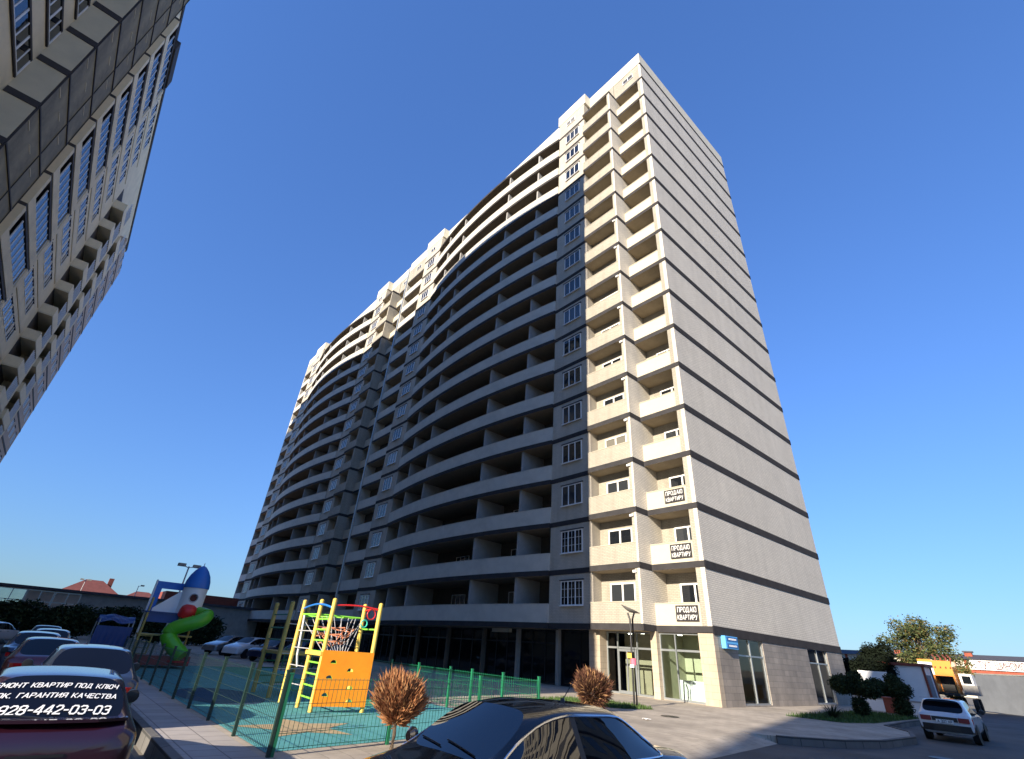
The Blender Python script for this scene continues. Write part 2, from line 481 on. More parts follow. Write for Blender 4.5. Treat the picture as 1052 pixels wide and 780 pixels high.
GLYPH = {
    'П': (.6, [[(0, 0), (0, 1), (.6, 1), (.6, 0)]]), 'Р': (.56, [[(0, 0), (0, 1), (.42, 1), (.56, .88), (.56, .58), (.42, .46), (0, .46)]]),
    'О': (.6, [_O]), 'Д': (.74, [[(.04, -.14), (.04, .06), (.70, .06), (.70, -.14)], [(.14, .06), (.24, 1), (.60, 1), (.60, .06)]]),
    'А': (.64, [[(0, 0), (.32, 1), (.64, 0)], [(.12, .32), (.52, .32)]]), 'Ю': (.86, [[(0, 0), (0, 1)], [(0, .5), (.28, .5)], [(p[0] * .93 + .30, p[1]) for p in _O]]),
    'К': (.58, [[(0, 0), (0, 1)], [(0, .48), (.2, .48), (.56, 1)], [(.2, .48), (.58, 0)]]), 'В': (.58, [[(0, 0), (0, 1), (.40, 1), (.52, .9), (.52, .64), (.42, .53), (0, .53)], [(.42, .53), (.58, .41), (.58, .12), (.44, 0), (0, 0)]]),
    'Т': (.6, [[(0, 1), (.6, 1)], [(.3, 1), (.3, 0)]]), 'И': (.6, [[(0, 1), (0, 0), (.6, 1), (.6, 0)]]), 'У': (.58, [[(0, 1), (.3, .38)], [(.58, 1), (.26, .1), (.18, 0), (.03, 0)]]),
    'Е': (.52, [[(.52, 1), (0, 1), (0, 0), (.52, 0)], [(0, .52), (.46, .52)]]), 'М': (.74, [[(0, 0), (0, 1), (.37, .3), (.74, 1), (.74, 0)]]), 'Н': (.6, [[(0, 0), (0, 1)], [(.6, 0), (.6, 1)], [(0, .52), (.6, .52)]]),
    'Л': (.62, [[(0, 0), (.08, .05), (.18, 1), (.62, 1), (.62, 0)]]), 'Ч': (.56, [[(0, 1), (0, .6), (.12, .46), (.56, .46)], [(.56, 1), (.56, 0)]]), 'С': (.58, [[(.58, .84), (.45, 1), (.14, 1), (0, .84), (0, .16), (.14, 0), (.45, 0), (.58, .16)]]),
    'Г': (.48, [[(0, 0), (0, 1), (.48, 1)]]), 'Я': (.58, [[(.58, 0), (.58, 1), (.16, 1), (.02, .88), (.02, .62), (.16, .5), (.58, .5)], [(.26, .5), (0, 0)]]),
    'Ш': (.84, [[(0, 1), (0, 0), (.84, 0), (.84, 1)], [(.42, 0), (.42, 1)]]), 'Ж': (.84, [[(.42, 0), (.42, 1)], [(0, 1), (.42, .5), (0, 0)], [(.84, 1), (.42, .5), (.84, 0)]]),
    '0': (.56, [[(p[0] * .93, p[1]) for p in _O]]), '2': (.54, [[(0, .82), (.13, 1), (.42, 1), (.54, .86), (.54, .62), (0, .06), (0, 0), (.54, 0)]]), '3': (.54, [[(0, .9), (.12, 1), (.42, 1), (.54, .88), (.54, .64), (.42, .53), (.2, .53)], [(.42, .53), (.54, .41), (.54, .12), (.42, 0), (.12, 0), (0, .1)]]),
    '4': (.58, [[(.44, 0), (.44, 1), (.36, 1), (0, .34), (0, .26), (.58, .26)]]), '7': (.52, [[(0, 1), (.52, 1), (.18, 0)]]), '8': (.56, [[(.14, .53), (.02, .66), (.02, .88), (.14, 1), (.42, 1), (.54, .88), (.54, .66), (.42, .53), (.14, .53), (0, .38), (0, .14), (.14, 0), (.42, 0), (.56, .14), (.56, .38), (.42, .53)]]),
    '9': (.56, [[(.03, .1), (.14, 0), (.42, 0), (.56, .16), (.56, .86), (.42, 1), (.14, 1), (0, .86), (0, .6), (.14, .46), (.56, .46)]]), '-': (.34, [[(.02, .46), (.32, .46)]]), '.': (.12, [[(.05, .0), (.07, .0)]]), ' ': (.30, []),
}
def text_mesh(body, size, m, lift=.0002, shear=0.0, weight=.17, gap=.26):
    """bold block lettering made of flat strokes, centred on the origin in x and y"""
    segs, x = [], 0.0
    for ch in body:
        w, st = GLYPH[ch]
        for pl in st:
            for a, b in zip(pl[:-1], pl[1:]):
                segs.append((Vector((x + a[0], a[1])), Vector((x + b[0], b[1]))))
        x += w + gap
    W = x - gap
    v, f = [], []
    for i, (a, b) in enumerate(segs):
        d = (b - a); L_ = max(d.length, 1e-4); d = d / L_
        n = Vector((-d.y, d.x)) * (weight / 2)
        a2, b2 = a - d * weight * .42, b + d * weight * .42
        k = max(1, int((b2 - a2).length * size / .02))
        base = len(v)
        for j in range(k + 1):
            p = a2 + (b2 - a2) * (j / k)
            for q in (p + n, p - n):
                yy = q.y - .5
                v.append(((q.x - W / 2 + shear * yy) * size, yy * size, lift * (i % 7)))
        for j in range(k):
            f.append((base + 2 * j, base + 2 * j + 1, base + 2 * j + 3, base + 2 * j + 2))
    me = bpy.data.meshes.new('lettering')
    me.from_pydata(v, [], f)
    me.materials.append(m)
    me.update()
    return me
def place_text(name, me, parent, origin, ax, ay, width=None):
    """stand a lettering mesh in world space: its x axis along ax, y axis along ay"""
    ax, ay = Vector(ax).normalized(), Vector(ay).normalized()
    az = ax.cross(ay)
    sx = 1.0
    if width:
        xs = [v.co.x for v in me.vertices]
        sx = width / max(1e-6, max(xs) - min(xs))
    for v in me.vertices:
        p = v.co
        v.co = Vector(origin) + ax * p.x * sx + ay * p.y + az * p.z
    return inst(name, me, parent)

# ================================================================== ground and surfaces
def sheet(name, poly, z, m, kind='structure'):
    mb = MB()
    mb.face([(p[0], p[1], z) for p in poly], m)
    o = build(name, mb)
    o['kind'] = kind
    return o
mb = MB(); mb.face([(-900, -900, -.24), (900, -900, -.24), (900, 900, -.24), (-900, 900, -.24)], mat('bare_earth', (0.17, 0.15, 0.12), 0.95, var=0.3, scale=0.15))
build('ground', mb)['kind'] = 'structure'
sheet('road', [(-125, -11), (40, -11), (40, 110), (-9, 110), (-9, 20), (-9, 2.0), (-125, 2.0)], -.18, M_ASPH)
pave_poly = [(-9.35, 2.35), (-9.35, 17.2), (-8.7, 17.6), (-7.7, 18.3), (-6.75, 19.7), (-6.2, 21.5), (-6.1, 24.5), (-6.7, 26.7), (-8.0, 28.6), (-8.3, 33.0), (-8.5, 52.0), (-125, 52.0), (-125, 2.35)]
mb = MB(); mb.prism(pave_poly, -.3, 0.0, M_PLAZA)
build('plaza', mb)['kind'] = 'structure'
sheet('pavement', [(-9.4, 2.4), (-9.4, 3.45), (-120, 3.45), (-120, 2.4)], .004, M_PAVE)
# dropped kerb: the plaza slopes down to the road between the parked saloon and the shops
mb = MB(); mb.face([(-9.35, 3.0, -.001), (-7.1, 3.0, -.176), (-7.3, 12.5, -.176), (-7.9, 17.9, -.176), (-8.45, 17.75, -.002), (-8.75, 17.6, -.002), (-9.35, 17.2, -.001)], M_PLAZA)
build('dropped_kerb', mb)['kind'] = 'structure'
def kerb(pts, w=.14, top=.03):
    P = [Vector((p[0], p[1], 0)) for p in pts]
    outer, inner = [], []
    for i, p in enumerate(P):
        d = (P[min(i + 1, len(P) - 1)] - P[max(i - 1, 0)]).normalized()
        n = Vector((d.y, -d.x, 0))
        outer.append(p + n * w); inner.append(p)
    mb = MB()
    mb.strip(outer, inner, -.28, top, M_KERB)
    o = build('kerb', mb); o['kind'] = 'structure'
kerb([(-8.0, 18.08), (-7.7, 18.3), (-6.75, 19.7), (-6.2, 21.5), (-6.1, 24.5), (-6.7, 26.7), (-8.0, 28.6), (-8.3, 33.0), (-8.5, 52.0)])
kerb([(-9.35, 2.35), (-9.36, 2.35), (-9.37, 2.35)])
kerb([(-125, 2.35), (-9.35, 2.35)])
sheet('play_surface', [(-10.0, 3.6), (-11.25, 11.0), (-33, 11.0), (-33, 3.6)], .006, M_RUBBER)
sheet('play_surface_green', [(-15.9, 7.6), (-15.6, 9.6), (-33, 10.2), (-33, 7.9)], .010, M_RUBGREEN)
circ = [(-18.6 + 2.3 * math.cos(t * math.pi / 16), 4.9 + 1.15 * math.sin(t * math.pi / 16)) for t in range(32)]
sheet('dark_blue_ellipse', circ, .010, M_BLUEPATCH)  # dark blue ellipse laid over the turquoise sheet
star = []
for i in range(10):
    r = 1.35 if i % 2 == 0 else 0.62
    t = math.pi / 2 + i * math.pi / 5 + .25
    star.append((-12.35 + r * math.cos(t), 5.0 + r * math.sin(t)))
sheet('star_inlay', star, .012, M_STAR)
# grass patches
def grass_patch(poly, z, n, h):
    xs = [p[0] for p in poly]; ys = [p[1] for p in poly]
    def inside(x, y):
        c = False
        for i in range(len(poly)):
            (x1, y1), (x2, y2) = poly[i], poly[i - 1]
            if (y1 > y) != (y2 > y) and x < (x2 - x1) * (y - y1) / (y2 - y1) + x1:
                c = not c
        return c
    mb = MB()
    mb.face([(p[0], p[1], z) for p in poly], M_GRASS)
    k = 0
    while k < n:
        x, y = random.uniform(min(xs), max(xs)), random.uniform(min(ys), max(ys))
        if not inside(x, y): continue
        k += 1
        a = random.uniform(0, 6.28); w = .02; hh = h * random.uniform(.5, 1.3)
        dx, dy = math.cos(a), math.sin(a)
        mb.face([(x - dy * w, y + dx * w, z), (x + dy * w, y - dx * w, z), (x + dx * hh * .5, y + dy * hh * .5, z + hh)], M_GRASS)
    o = inst('grass', mb.mesh('grass', fix=False)); o['kind'] = 'stuff'
    return o
grass_patch([(-17.4, 16.3), (-14.3, 18.9), (-13.9, 20.4), (-15.2, 21.3), (-18.0, 19.6)], .012, 2600, .12)
grass_patch([(-11.2, 26.6), (-9.0, 26.9), (-8.45, 29.0), (-8.6, 37.5), (-11.4, 37.5)], .012, 3500, .14)

M_SOFFITD = mat('soffit_shade_dark', (0.24, 0.185, 0.125), 0.9, var=0.1)  # darker soffit copy: shade of the curved recesses put into the colour
M_TDARKL = mat('lintel_dark', (0.05, 0.05, 0.055), 0.8)
# ================================================================== the curved apartment building
P, Z0, BT = 3.29, 3.55, .34
def Z(k): return Z0 + P * k
SEC = -48.0
bld = empty('apartment_building', (-14.1, 26.55, 0))
tag(bld, 'tall curved cream apartment building with rows of balconies and shops below', 'building')
def arcy(x, off=0.0):
    t = (x - off + 38.1) / 12.9
    return 24.35 + 1.12 * t * t
def arc(off, d=0.0, n=40):
    return [(off - 51.0 + 25.8 * i / n, arcy(off - 51.0 + 25.8 * i / n, off) + d) for i in range(n + 1)]
def win_mesh(w, h, n, muntin=(0, 0), fw=.07, frame=M_FRAME, pane=M_PANE, transom=None, sill=True):
    f = MB(); y0, y1 = -.05, .04
    f.box(0, w, y0, y1, 0, fw, frame); f.box(0, w, y0, y1, h - fw, h, frame)
    f.box(0, fw, y0, y1, fw, h - fw, frame); f.box(w - fw, w, y0, y1, fw, h - fw, frame)
    for i in range(1, n):
        x = w * i / n
        f.box(x - fw * .6, x + fw * .6, y0, y1, fw, h - fw, frame)
    if transom:
        f.box(fw, w - fw, y0 + .004, y1 - .004, transom - fw / 2, transom + fw / 2, frame)
    mx, mz = muntin
    for i in range(n):
        a = w * i / n
        for j in range(1, mx + 1):
            x = a + w / n * j / (mx + 1)
            f.box(x - .007, x + .007, y0 + .012, y1 - .012, fw, h - fw, frame)
    for j in range(1, mz + 1):
        z = h * j / (mz + 1)
        f.box(fw, w - fw, y0 + .010, y1 - .010, z - .007, z + .007, frame)
    if sill:
        f.box(-.10, w + .10, -.09, .035, h + .03, h + .09, M_TDARKL)
        f.box(-.06, w + .06, -.14, -.051, -.05, 0.0, frame)
    p = MB(); p.face([(fw, -.01, fw), (w - fw, -.01, fw), (w - fw, -.01, h - fw), (fw, -.01, h - fw)], pane)
    return f.mesh('window'), p.mesh('pane', fix=False)
def put_window(name, meshes, parent, loc):
    f = inst(name, meshes[0], parent, loc)
    inst('pane', meshes[1], f, loc)
    return f
# --- structure
core = MB()
core.box(-110.1, -14.35, 28.0, 45.0, 3.25, 58.9, M_BRICK)
for s in (0, 1):
    o = s * SEC
    core.box(o - 21.3, o - 17.65, 26.45, 28.0, 3.25, 58.9, M_BRICK)
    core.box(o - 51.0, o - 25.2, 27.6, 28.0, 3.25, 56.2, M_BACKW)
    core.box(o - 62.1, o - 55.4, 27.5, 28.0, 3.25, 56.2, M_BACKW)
    core.box(o - 17.65, o - (14.65 if s == 0 else 14.35), 26.55, 28.0, 56.2, 58.9, M_BRICK)
    core.box(o - 62.1, o - 55.4, 26.2, 28.0, 56.2, 58.9, M_BRICK)
build('wall', core, bld)
sw = MB()
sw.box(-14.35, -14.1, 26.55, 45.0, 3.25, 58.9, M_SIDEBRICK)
build('side_wall', sw, bld)
pl = MB(); pl.box(-14.65, -14.35, 26.55, 28.0, 3.25, 58.9, M_BRICK); build('pilaster', pl, bld)
pl = MB(); pl.box(-62.4, -61.85, 26.15, 28.0, 3.25, 58.9, M_CURVED); build('pilaster', pl, bld)
pl = MB(); pl.box(-110.1, -109.7, 26.15, 28.0, 3.25, 58.9, M_CURVED); build('pilaster', pl, bld)
for s in (0, 1):
    o = s * SEC
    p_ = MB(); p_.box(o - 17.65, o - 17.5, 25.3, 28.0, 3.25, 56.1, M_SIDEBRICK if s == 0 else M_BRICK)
    build('side_panel', p_, bld)
    for a, b in ((-25.2, -21.3), (-55.4, -51.0)):
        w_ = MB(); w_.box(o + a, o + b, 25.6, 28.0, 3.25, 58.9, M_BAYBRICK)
        build('window_bay', w_, bld)
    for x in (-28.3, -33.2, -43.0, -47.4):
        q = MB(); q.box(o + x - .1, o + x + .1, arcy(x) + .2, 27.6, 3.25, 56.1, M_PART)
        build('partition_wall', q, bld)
# --- floor slabs with their dark edge bands, one per storey
fb = MB()
fb.box(-14.2, -14.06, 26.6, 45.02, -BT - .06, .04, M_BAND)
fb.box(-14.66, -14.07, 26.52, 26.6, -BT, 0, M_BAND)
for s in (0, 1):
    o = s * SEC
    fb.box(o - 17.47, o - 14.66, 26.52, 27.99, -BT, 0, M_BAND, mbot=M_SOFFIT)
    fb.box(o - 17.68, o - 17.47, 25.27, 26.52, -BT, 0, M_BAND)
    fb.box(o - 21.3, o - 17.68, 25.27, 26.44, -BT, 0, M_BAND, mbot=M_SOFFIT)
    fb.box(o - 25.2, o - 21.3, 25.57, 25.65, -BT, 0, M_BAND)
    fb.box(o - 55.4, o - 51.0, 25.57, 25.65, -BT, 0, M_BAND)
    a_ = arc(o, -.03)
    fb.strip(a_, [(p[0], 27.59) for p in a_], -BT, 0, M_BAND, mbot=M_SOFFITD)
    fb.box(o - 61.85, o - 55.4, 26.12, 27.49, -BT, 0, M_BAND, mbot=M_SOFFIT)
fbm = fb.mesh('floor_band')
for k in range(17):
    inst('floor_band', fbm, bld, (0, 0, Z(k)))
sb = MB()
sb.box(-14.2, -14.06, 26.52, 45.02, 58.6, 58.9, M_BAND)
build('floor_band', sb, bld)
# --- balconies
PH = 1.13
def bal(fn):
    mb = MB(); fn(mb); return mb.mesh('balcony')
b1 = bal(lambda m: (m.box(-17.49, -14.66, 26.56, 26.7, .0, PH, M_PLASTER), m.box(-17.49, -14.66, 26.53, 26.72, PH, PH + .04, M_PLASTER)))
b2 = bal(lambda m: (m.box(-21.3, -17.66, 25.3, 25.45, 0, PH, M_BRICK), m.box(-21.3, -21.15, 25.45, 25.6, 0, PH, M_BRICK), m.box(-21.3, -17.66, 25.28, 25.47, PH, PH + .04, M_PLASTER), m.box(-17.85, -17.66, 25.32, 25.5, PH + .04, P - BT, M_BRICK)))
b3 = bal(lambda m: (m.box(-61.84, -55.4, 26.16, 26.3, 0, PH, M_CURVED), m.box(-61.84, -55.4, 26.14, 26.32, PH, PH + .04, M_CURVED)))
def cb(m):
    m.strip(arc(0, 0), arc(0, .15), 0, PH, M_CURVED)
    m.strip(arc(0, -.02), arc(0, .17), PH, PH + .04, M_CURVED)
b4 = bal(cb)
for s in (0, 1):
    for k in range(16):
        inst('balcony', b1, bld, (s * SEC, 0, Z(k)))
        inst('balcony', b3, bld, (s * SEC, 0, Z(k)))
        inst('curved_balcony', b4, bld, (s * SEC, 0, Z(k)))
    for k in range(16):
        inst('balcony', b2, bld, (s * SEC, 0, Z(k)))
# --- roof edge
rp = MB()
rp.box(-14.4, -14.08, 26.8, 45.0, 58.9, 60.8, M_WHITEP)
rp.box(-110.1, -14.4, 44.7, 45.0, 58.9, 60.8, M_WHITEP)
rp.box(-110.1, -109.8, 28, 44.7, 58.9, 60.8, M_WHITEP)
for s in (0, 1):
    o = s * SEC
    rp.box(o - 21.1, o - 14.08, 26.5, 26.8, 58.9, 60.8, M_WHITEP)
    rp.box(o - 25.4, o - 21.1, 25.56, 27.0, 58.9, 60.7, M_WHITEP)
    rp.box(o - 55.6, o - 50.8, 25.56, 27.0, 58.9, 60.7, M_WHITEP)
    rp.box(o - 50.8, o - 25.4, 26.5, 26.8, 56.2, 60.8, M_WHITEP)
    rp.box(o - 62.08, o - 55.6, 26.17, 26.8, 58.9, 60.8, M_WHITEP)
build('roof_parapet', rp, bld)
rf = MB(); rf.box(-109.8, -14.4, 26.8, 44.7, 58.9, 59.1, M_BAND); build('roof', rf, bld)
for x in (-19.5, -41.0, -66.0, -90.0):
    rt = MB(); rt.tube([(x, 27.2, 59), (x, 27.2, 62.6 + .4 * math.sin(x))], .03, M_ALU, 6); rt.tube([(x - .4, 27.2, 62.0), (x + .4, 27.2, 62.0)], .015, M_ALU, 5); build('roof_aerial', rt, bld)
# --- windows
wA = win_mesh(1.94, 1.5, 3, (0, 0), fw=.055)
wA0 = win_mesh(1.94, 1.5, 3, (1, 2), fw=.055)
wAtt = win_mesh(1.3, .7, 2, (0, 0), fw=.05, sill=False)
wB = win_mesh(1.9, 2.25, 2, (0, 0), fw=.09, sill=False)
wC = win_mesh(2.0, 2.3, 3, (0, 0), fw=.06, sill=False)
for s in (0, 1):
    o = s * SEC
    for k in range(16):
        z = Z(k)
        put_window('window', wA0 if k < 2 else wA, bld, (o - 24.06, 25.57, z + 1.03))
        put_window('window', wA, bld, (o - 54.2, 25.57, z + 1.03))
        put_window('balcony_window', wB, bld, (o - 16.55, 27.97, z + .1))
        put_window('balcony_window', wB, bld, (o - 20.55, 26.42, z + .1))
        put_window('balcony_window', wB, bld, (o - 59.4, 27.47, z + .1))
        for x in (-31.7, -39.6, -46.6):
            put_window('balcony_door', wC, bld, (o + x, 27.57, z + .05))
    for x, y in ((-16.4, 26.53), (-24.0, 25.57), (-54.0, 25.57), (-59.3, 26.18)):
        put_window('attic_window', wAtt, bld, (o + x, y, 57.35))
dp = MB(); dp.tube([(-62.1, 26.02, .2), (-62.1, 26.02, 59.5)], .09, M_ALU, 8); build('downpipe', dp, bld)
# small wall lamps on the lowest projecting balconies
for k in range(0, 10):
    lm = MB(); lm.box(-17.95, -17.7, 25.2, 25.28, Z(k) + P - BT - .26, Z(k) + P - BT - .12, M_WHITE)
    build('balcony_lamp', lm, bld)
# --- ground floor
gw = MB()
gw.box(-110.0, -21.6, 27.3, 45.0, 0, 3.25, M_SHOPDARK)
gw.box(-21.6, -14.35, 33.6, 45.0, 0, 3.25, M_SHOPDARK)
gw.box(-21.9, -21.6, 26.7, 33.6, 0, 3.25, M_SHOPDARK)
build('ground_floor_wall', gw, bld)
gs = MB()
for a, b in ((26.95, 29.0), (32.15, 38.7), (42.05, 45.0)):
    gs.box(-14.35, -14.1, a, b, 0, 3.25, M_STONE)
for a, b in ((29.0, 32.15), (38.7, 42.05)):
    gs.box(-14.35, -14.1, a, b, 0, .06, M_STONE)
build('stone_cladding', gs, bld)
for x0, x1, y0, y1, m in ((-14.95, -14.1, 26.52, 26.95, M_STONEL), (-17.82, -17.42, 26.35, 26.75, M_STONEL), (-22.0, -21.15, 25.95, 26.75, M_STONEL)):
    c_ = MB(); c_.box(x0, x1, y0, y1, 0, 3.24, m); build('column', c_, bld)
for x in (-25.3, -29.3, -33.3, -38.2, -43.1, -47.4, -51.2, -55.4, -62.1, -65.6, -69.3, -73.3, -79, -85, -91, -99.1, -103.4, -109.6):
    c_ = MB(); c_.box(x - .13, x + .13, 26.55, 26.83, 0, 3.24, M_CONC if x in (-25.3, -29.3) else M_SHOPDARK); build('column', c_, bld)
# shop room behind the two sunlit shopfronts
M_SHOPTAN = mat('shop_wall_tan', (0.30, 0.26, 0.19), 0.85, var=0.1)
sr = MB()
sr.box(-21.6, -14.36, 26.62, 33.6, .005, .02, M_STONEL)
sr.box(-21.6, -14.36, 33.45, 33.6, .02, 3.2, M_SHOPTAN)
sr.box(-17.6, -16.0, 29.4, 29.55, .02, 3.2, M_SHOPWALL)
sr.box(-17.7, -17.6, 26.8, 33.4, .02, 3.2, M_SHOPWALL)
sr.box(-21.5, -17.7, 28.9, 29.05, .02, 3.2, M_SHOPTAN)
sr.box(-18.6, -17.71, 28.6, 28.7, .02, 3.2, M_SHOPWALL)
sr.box(-21.6, -14.36, 26.76, 33.45, 3.2, 3.246, M_SOFFIT)
build('shop_interior', sr, bld)
for x, y in ((-15.4, 27.6), (-16.8, 27.8), (-15.6, 30.5), (-20.4, 28.0), (-18.6, 28.2), (-18.9, 27.2)):
    l_ = MB(); l_.lathe([(.11, 3.14), (.12, 3.17), (.10, 3.195)], M_LAMPON, 12, c=(x, y, 0)); build('ceiling_lamp', l_, bld)
def shopfront(x0, x1, y, divs, transom, pane, frame=M_ALU, top=3.2, parent=bld):
    f = MB(); t = .06
    f.box(x0, x1, y - .04, y + .05, .02, .12, frame); f.box(x0, x1, y - .04, y + .05, top - .08, top, frame)
    xs = [x0] + list(divs) + [x1]
    for i, x in enumerate(xs):
        a = x if i == 0 else (x - t if i == len(xs) - 1 else x - t / 2)
        f.box(a, a + t, y - .045, y + .055, .12, top - .08, frame)
    for i in range(len(xs) - 1):
        if transom:
            f.box(xs[i] + t, xs[i + 1] - t, y - .035, y + .045, transom - .05, transom + .05, frame)
    fo = build('shop_window', f, parent)
    p = MB(); p.face([(x0 + .03, y, .1), (x1 - .03, y, .1), (x1 - .03, y, top - .05), (x0 + .03, y, top - .05)], pane)
    inst('pane', p.mesh('pane', fix=False), fo, (0, 0, 0)).location = -wloc(fo)
    return fo
shopfront(-17.42, -14.95, 26.7, (-16.45,), 2.35, M_CLEAR)
shopfront(-21.15, -17.82, 26.66, (-20.35, -18.95), 2.35, M_CLEAR)
# glazed door of the left shop
d = MB()
for a, b in ((-20.3, -20.2), (-19.1, -19.0)): d.box(a, b, 26.56, 26.6, .05, 2.28, M_ALU)
d.box(-20.2, -19.1, 26.56, 26.6, .05, .2, M_ALU); d.box(-20.2, -19.1, 26.56, 26.6, 2.16, 2.28, M_ALU)
d.box(-19.69, -19.61, 26.56, 26.6, .2, 2.16, M_ALU)
do = build('shop_door', d, bld)
h_ = MB(); h_.tube([(-19.55, 26.5, .9), (-19.55, 26.5, 1.5)], .02, M_CHROME, 8); build('handle', h_, do)
xs = [-25.3, -29.3, -33.3, -38.2, -43.1, -47.4, -51.2, -55.4, -62.1, -65.6, -69.3, -73.3, -79, -85, -91, -99.1, -103.4, -109.6]
shopfront(-25.17, -22.0, 26.85, (-23.5,), None, M_DARKPANE, M_BLACK)
for a, b in zip(xs[:-1], xs[1:]):
    n = max(2, int(round((a - b) / 1.5)))
    shopfront(b + .13, a - .13, 26.85, [b + .13 + (a - b - .26) * i / n for i in range(1, n)], 2.4 if n > 2 else None, M_DARKPANE, M_BLACK)
def side_front(y0, y1, pane):
    f = MB(); x = -14.22
    f.box(x - .05, x + .06, y0, y1, .06, .14, M_ALU); f.box(x - .05, x + .06, y0, y1, 3.14, 3.22, M_ALU)
    for y in (y0, (y0 + y1) / 2 - .04, y1 - .08):
        f.box(x - .055, x + .065, y, y + .08, .14, 3.14, M_ALU)
    for a, b in ((y0 + .08, (y0 + y1) / 2 - .04), ((y0 + y1) / 2 + .04, y1 - .08)):
        f.box(x - .045, x + .055, a, b, 2.3, 2.38, M_ALU)
    fo = build('shop_window', f, bld)
    p = MB(); p.face([(x, y0 + .02, .1), (x, y1 - .02, .1), (x, y1 - .02, 3.2), (x, y0 + .02, 3.2)], pane)
    inst('pane', p.mesh('pane', fix=False), fo, (0, 0, 0)).location = -wloc(fo)
side_front(29.0, 32.15, M_CLEAR)
side_front(38.7, 42.05, M_DARKPANE)
# pale light box over the entrance in the shaded ground floor
e_ = MB(); e_.box(-31.6, -29.6, 26.0, 26.25, 2.95, 3.2, M_PLASTER); build('entrance_sign', e_, bld)
# things inside the shop
t = empty('leaning_panel', (-16.1, 27.25, .02)); tag(t, 'white board panel leaning inside the corner shop window', 'panel')
m_ = MB(); m_.face([(-.75, 0, 0), (.75, 0, 0), (.75, .18, .95), (-.75, .18, .95)], M_WHITE); m_.face([(.75, .03, 0), (-.75, .03, 0), (-.75, .21, .95), (.75, .21, .95)], M_WHITE)
m_.box(-.76, .76, -.01, .03, -.0, .03, M_FRAME); local('board', m_, t)
m_ = MB(); m_.box(-.04, .04, -.005, .24, .0, .97, M_FRAME); local('batten', m_, t)
t = empty('step_stool', (-15.15, 27.6, .02)); tag(t, 'tall brown step stool inside the corner shop', 'stool')
for sx, sy in ((-1, -1), (1, -1), (-1, 1), (1, 1)):
    m_ = MB(); m_.tube([(sx * .2, sy * .2, 0), (sx * .14, sy * .14, 1.1)], .022, M_ALU, 6); local('leg', m_, t)
m_ = MB(); m_.box(-.18, .18, -.18, .18, 1.1, 1.14, M_STAR); local('seat', m_, t)
m_ = MB(); m_.box(-.17, .17, -.2, -.16, .45, .49, M_STAR); m_.box(-.17, .17, .16, .2, .75, .79, M_STAR); local('step', m_, t)
# --- signs hanging on the building
for k, dx, lab in ((0, 0.0, 'lowest of the three black sale banners on the corner balconies'), (1, .03, 'middle of the three black sale banners on the corner balconies'), (2, -.02, 'topmost of the three black sale banners on the corner balconies')):
    t = empty('sale_banner', (-15.45 + dx, 26.5, Z(k) + .22))
    tag(t, lab, 'banner', 'black sale banners on the corner balconies')
    m_ = MB(); m_.box(-.68, .68, 0, .02, 0, .80, M_BANNER); local('cloth', m_, t)
    tm = text_mesh('ПРОДАЮ', .24, M_TEXT, weight=.13, gap=.3)
    place_text('lettering', tm, t, wloc(t) + Vector((0, -.004, .58)), (1, 0, 0), (0, 0, 1), 1.16).location = (-wloc(t))
    tm = text_mesh('КВАРТИРУ', .22, M_TEXT, weight=.13, gap=.3)
    place_text('lettering', tm, t, wloc(t) + Vector((0, -.004, .20)), (1, 0, 0), (0, 0, 1), 1.2).location = (-wloc(t))
t = empty('address_sign', (-14.05, 28.0, 2.55)); tag(t, 'blue address sign with two white lines on the stone corner', 'sign')
m_ = MB(); m_.box(-.04, .20, -.72, .62, .03, .62, M_SIGNSKY); local('sign_box', m_, t)
for z in (.02, .33):
    m_ = MB(); m_.box(.201, .212, -.60, .58, z + .05, z + .25, M_SIGNBLUE); local('panel', m_, t)
    m_ = MB()
    x = -.4
    while x < .45:
        w = random.uniform(.04, .09)
        m_.box(.213, .218, x, x + w, z + .11, z + .19, M_TEXT); x += w + .025
    local('lettering', m_, t)

# ================================================================== the tower on the left
tw = empty('residential_tower', (-12.4, -13.3, 0))
tag(tw, 'olive grey tower block seen steeply from below on the left', 'building')
TP = 3.55
def TZ(k): return .5 + TP * k
NT = 17
TY = -13.3
tb = MB()
tb.box(-98, -12.4, -33.5, TY, 0, 61.0, M_TCREAM)
build('wall', tb, tw)
pr = MB(); pr.box(-98.1, -12.3, -13.7, TY + .12, 61.0, 61.6, M_TDARK); pr.box(-98.0, -12.4, -33.4, -13.7, 61.0, 61.5, M_TCREAM); build('roof_parapet', pr, tw)
pj = MB(); pj.box(-56.0, -50.0, TY, -12.7, 59.6, 61.2, M_TDARK); pj.box(-40.5, -32.8, TY, -11.5, 60.41, 61.6, M_TDARK); build('roof_canopy', pj, tw)
pj = MB(); pj.box(-40.2, -33.2, TY, -11.75, 2.5, 60.4, M_TOLIVE); build('loggia_block', pj, tw)
pj = MB(); pj.box(-97.9, -86.5, TY, -12.35, 0, 56.5, M_TPINK); build('end_block', pj, tw)
def add(name, mb, smooth=False):
    return mb.mesh(name, smooth)
